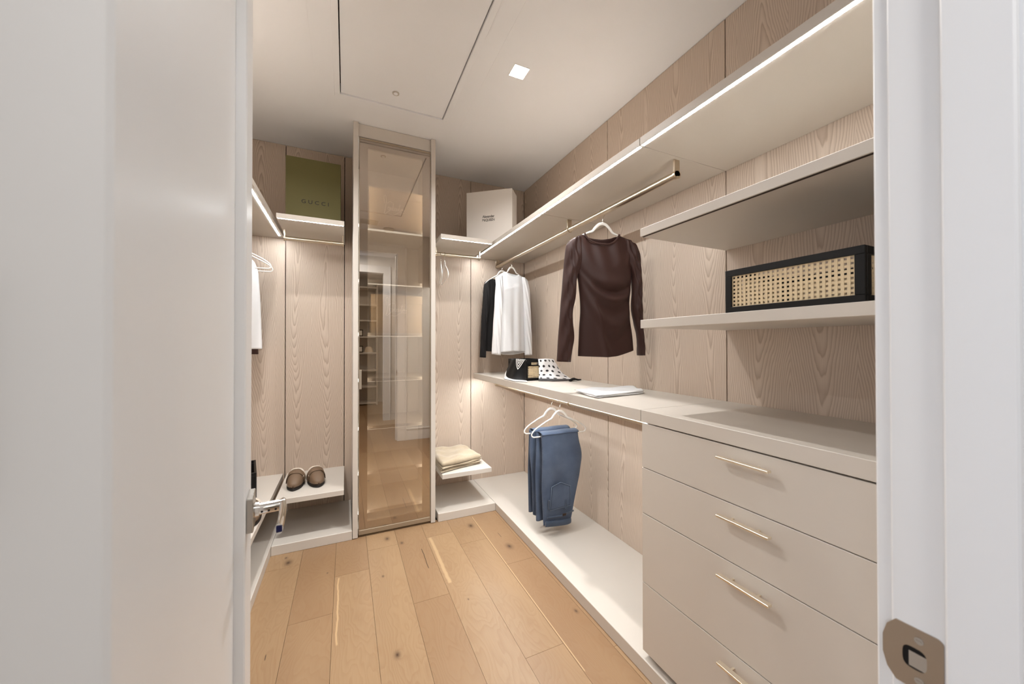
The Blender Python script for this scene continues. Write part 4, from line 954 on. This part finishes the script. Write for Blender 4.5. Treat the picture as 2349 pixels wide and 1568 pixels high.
def clog(label, cx, cy, z0, rot, mirror=1):
    """round toed clog: rubber sole, cork footbed, leather upper dome with strap, buckle and shearling lining; toe towards -Y"""
    t = thing('clog', label, 'shoe', (cx, cy, z0), rot, 'brown clogs')
    Lh = 0.128
    def half_w(v):   # v: -1 toe .. 1 heel
        return 0.051 * (1 - 0.10 * max(0, v)) * max(0.0, 1 - abs(v) ** (3.2 if v < 0 else 2.8)) ** 0.5
    def outline(scale, z, n=40, rowlift=0.0):
        pts = []
        for k in range(n):
            a = 2 * PI * k / n; v = math.sin(a); sgn = math.cos(a)
            w = half_w(v); x = math.copysign(w * min(1, abs(sgn) ** 0.45 if abs(sgn) < 1 else 1), sgn) if abs(sgn) > 1e-6 else 0
            pts.append((mirror * (x * scale + 0.006 * (v < 0) * -v), v * Lh * scale, z))
        return pts
    def slab(name, z0_, z1_, sc, mat):
        bm = bmesh.new(); rows = [outline(sc * q, z) for z, q in ((z0_, 0.97), (z0_ + (z1_ - z0_) * .2, 1.0), (z1_ - (z1_ - z0_) * .2, 1.0), (z1_, 0.98))]
        vs = [[bm.verts.new(p) for p in r] for r in rows]; n = len(vs[0])
        for A, B in zip(vs[:-1], vs[1:]):
            for k in range(n): bm.faces.new((A[k], A[(k + 1) % n], B[(k + 1) % n], B[k]))
        bm.faces.new(vs[0][::-1]); bm.faces.new(vs[-1]); return obj(name, bm, mat, t, True, True, 50)
    slab('sole', 0.0005, 0.014, 1.0, 'sole_black'); slab('footbed', 0.014, 0.028, 0.985, 'cork')
    # upper: arch sections from the toe back to the instep, then opening
    def upper(sec0, sec1, extra, mat, name, hgt_k=1.0, n=26, rows=26):
        bm = bmesh.new(); R = []
        for j in range(rows + 1):
            v = sec0 + (sec1 - sec0) * j / rows; w = half_w(v) * 0.985 + extra
            hh = (0.010 + 0.066 * min(1, ((v + 1) / 1.05)) ** 0.62 * hgt_k) * (1 if v > -0.985 else 0.5) + extra
            row = []
            for i in range(n + 1):
                a = PI * i / n
                x = -w * math.copysign(abs(math.cos(a)) ** 0.75, math.cos(a)); z = 0.026 + hh * abs(math.sin(a)) ** 0.8
                back = 0.030 * (1 - abs(math.sin(a))) * max(0, (v - sec0) / (sec1 - sec0))    # the mouth slopes back at the sides
                row.append(bm.verts.new((mirror * (x + 0.006 * (v < 0) * -v), v * Lh + back, z)))
            R.append(row)
        for A, B in zip(R[:-1], R[1:]):
            for i in range(n): bm.faces.new((A[i], A[i + 1], B[i + 1], B[i]))
        o = obj(name, bm, mat, t, True, True); m = o.modifiers.new('thickness', 'SOLIDIFY'); m.thickness = 0.003; m.offset = -1; return o
    upper(-0.998, 0.10, 0.0, 'brown_leather', 'vamp'); upper(-0.30, -0.02, 0.0055, 'brown_leather', 'strap'); 
    upper(0.06, 0.20, 0.0030, 'shearling', 'lining_edge', 1.05)
    def ring(name, r, rz, mat, z):
        bm = bmesh.new(); pts = [Vector((p[0] * r, p[1] * rz, z)) for p in outline(0.90, 0.0, 40) if p[1] > -0.02]
        pts = sorted(pts, key=lambda p: math.atan2(p.y + 0.02, p.x)); add_tube(bm, pts, (0.008, 0.007), 8, up=(0, 0, 1)); return obj(name, bm, mat, t, True, True)
    ring('shearling_collar', 0.95, 0.98, 'shearling', 0.034); slab('insole', 0.028, 0.031, 0.86, 'shearling')
    for sx in (1, -1):
        v = -0.23; w = half_w(v) * 0.985 + 0.003; a = 0.62
        bm = bmesh.new(); bmesh.ops.create_icosphere(bm, subdivisions=2, radius=0.008)
        for q in bm.verts: q.co = Vector((q.co.x * 0.55 + sx * w * 0.93, q.co.y * 1.1 + v * Lh, q.co.z * 0.8 + 0.062))
        obj('buckle', bm, 'buckle', t, True, True)
    return t
clog('brown clog nearer the door on the low shelf', -0.312, 2.905, ZSH, math.radians(-4), 1)
clog('brown clog nearer the tower on the low shelf', -0.190, 2.905, ZSH, math.radians(14), -1)
clog('brown clog on the left shelf, a sliver beside the door handle', -0.478, 2.43, ZSH, math.radians(3), 1)

def sheet(name, label, rows, mat, nu=40, nv=50, wave=None, group=None):
    """a draped scarf from rows of control points (top to bottom), UV mapped, with real thickness"""
    R = [np.array([p for p in spline(r, 10)]) for r in rows]
    R = [np.array([[np.interp(q, np.linspace(0, 1, len(r)), r[:, k]) for k in range(3)] for q in np.linspace(0, 1, nu + 1)]) for r in R]
    colsp = []
    for i in range(nu + 1):
        c = np.array(spline([r[i] for r in R], 10)); colsp.append(np.array([[np.interp(q, np.linspace(0, 1, len(c)), c[:, k]) for k in range(3)] for q in np.linspace(0, 1, nv + 1)]))
    bm = bmesh.new(); uvl = bm.loops.layers.uv.new('UVMap'); V = []
    for i in range(nu + 1):
        V.append([bm.verts.new(tuple(colsp[i][j] + (wave(i / nu, j / nv) if wave else 0))) for j in range(nv + 1)])
    for i in range(nu):
        for j in range(nv):
            f = bm.faces.new((V[i][j], V[i + 1][j], V[i + 1][j + 1], V[i][j + 1]))
            for l, (a, b) in zip(f.loops, ((i, j), (i + 1, j), (i + 1, j + 1), (i, j + 1))): l[uvl].uv = (a / nu, b / nv)
    o = obj(name, bm, mat, None, True); m = o.modifiers.new('thickness', 'SOLIDIFY'); m.thickness = 0.0012; m.offset = 1
    return tag(o, label, 'scarf', group)
zr = ZCT + 0.156; zf = ZCT + 0.003
def wv(a, b, amp): return lambda u, v: np.array([amp * math.sin(a * u + 3 * v) * min(1, v * 1.5), amp * math.sin(b * u + 5 * v) * min(1, v * 1.5), 0.0])
sheet('scarf', 'black silk scarf with white chevron stripes draped over basket corner', [
    [(1.195, 2.52, zr - 0.05), (1.195, 2.43, zr - 0.05), (1.205, 2.365, zr - 0.05)],
    [(1.153, 2.53, zr - 0.004), (1.151, 2.43, zr), (1.168, 2.318, zr - 0.001)],
    [(1.134, 2.555, ZCT + 0.095), (1.128, 2.44, ZCT + 0.09), (1.164, 2.302, ZCT + 0.085)],
    [(1.110, 2.575, ZCT + 0.032), (1.102, 2.42, ZCT + 0.024), (1.153, 2.280, ZCT + 0.022)],
    [(1.086, 2.53, zf + 0.002), (1.080, 2.34, zf + 0.002), (1.138, 2.222, zf + 0.002)]], 'chevron_silk', wave=wv(14, 11, 0.004), group='silk scarves on the counter')
ps = sheet('scarf', 'white silk scarf with black polka dots draped over the basket', [
    [(1.285, 2.375, zr - 0.05), (1.35, 2.375, zr - 0.05), (1.415, 2.38, zr - 0.05)],
    [(1.272, 2.328, zr - 0.001), (1.345, 2.322, zr + 0.001), (1.405, 2.330, zr - 0.004)],
    [(1.270, 2.318, ZCT + 0.092), (1.36, 2.300, ZCT + 0.092), (1.448, 2.302, ZCT + 0.070)],
    [(1.262, 2.306, ZCT + 0.038), (1.355, 2.272, ZCT + 0.035), (1.500, 2.262, ZCT + 0.018)],
    [(1.246, 2.282, zf + 0.001), (1.34, 2.214, zf + 0.001), (1.505, 2.185, zf + 0.003)]], 'polka_silk', wave=wv(15, 12, 0.005), group='silk scarves on the counter')
bm = bmesh.new()
add_tube(bm, [Vector(p) for p in spline([(1.44, 2.165, zf + 0.004), (1.475, 2.175, zf + 0.014), (1.50, 2.19, zf + 0.010), (1.53, 2.20, zf + 0.004), (1.565, 2.215, zf + 0.002)], 6)], lambda t: (0.013 - 0.006 * t, 0.010 - 0.006 * t), 10, up=(0, 0, 1))
obj('rolled_corner', bm, 'knit_black', ps, True)
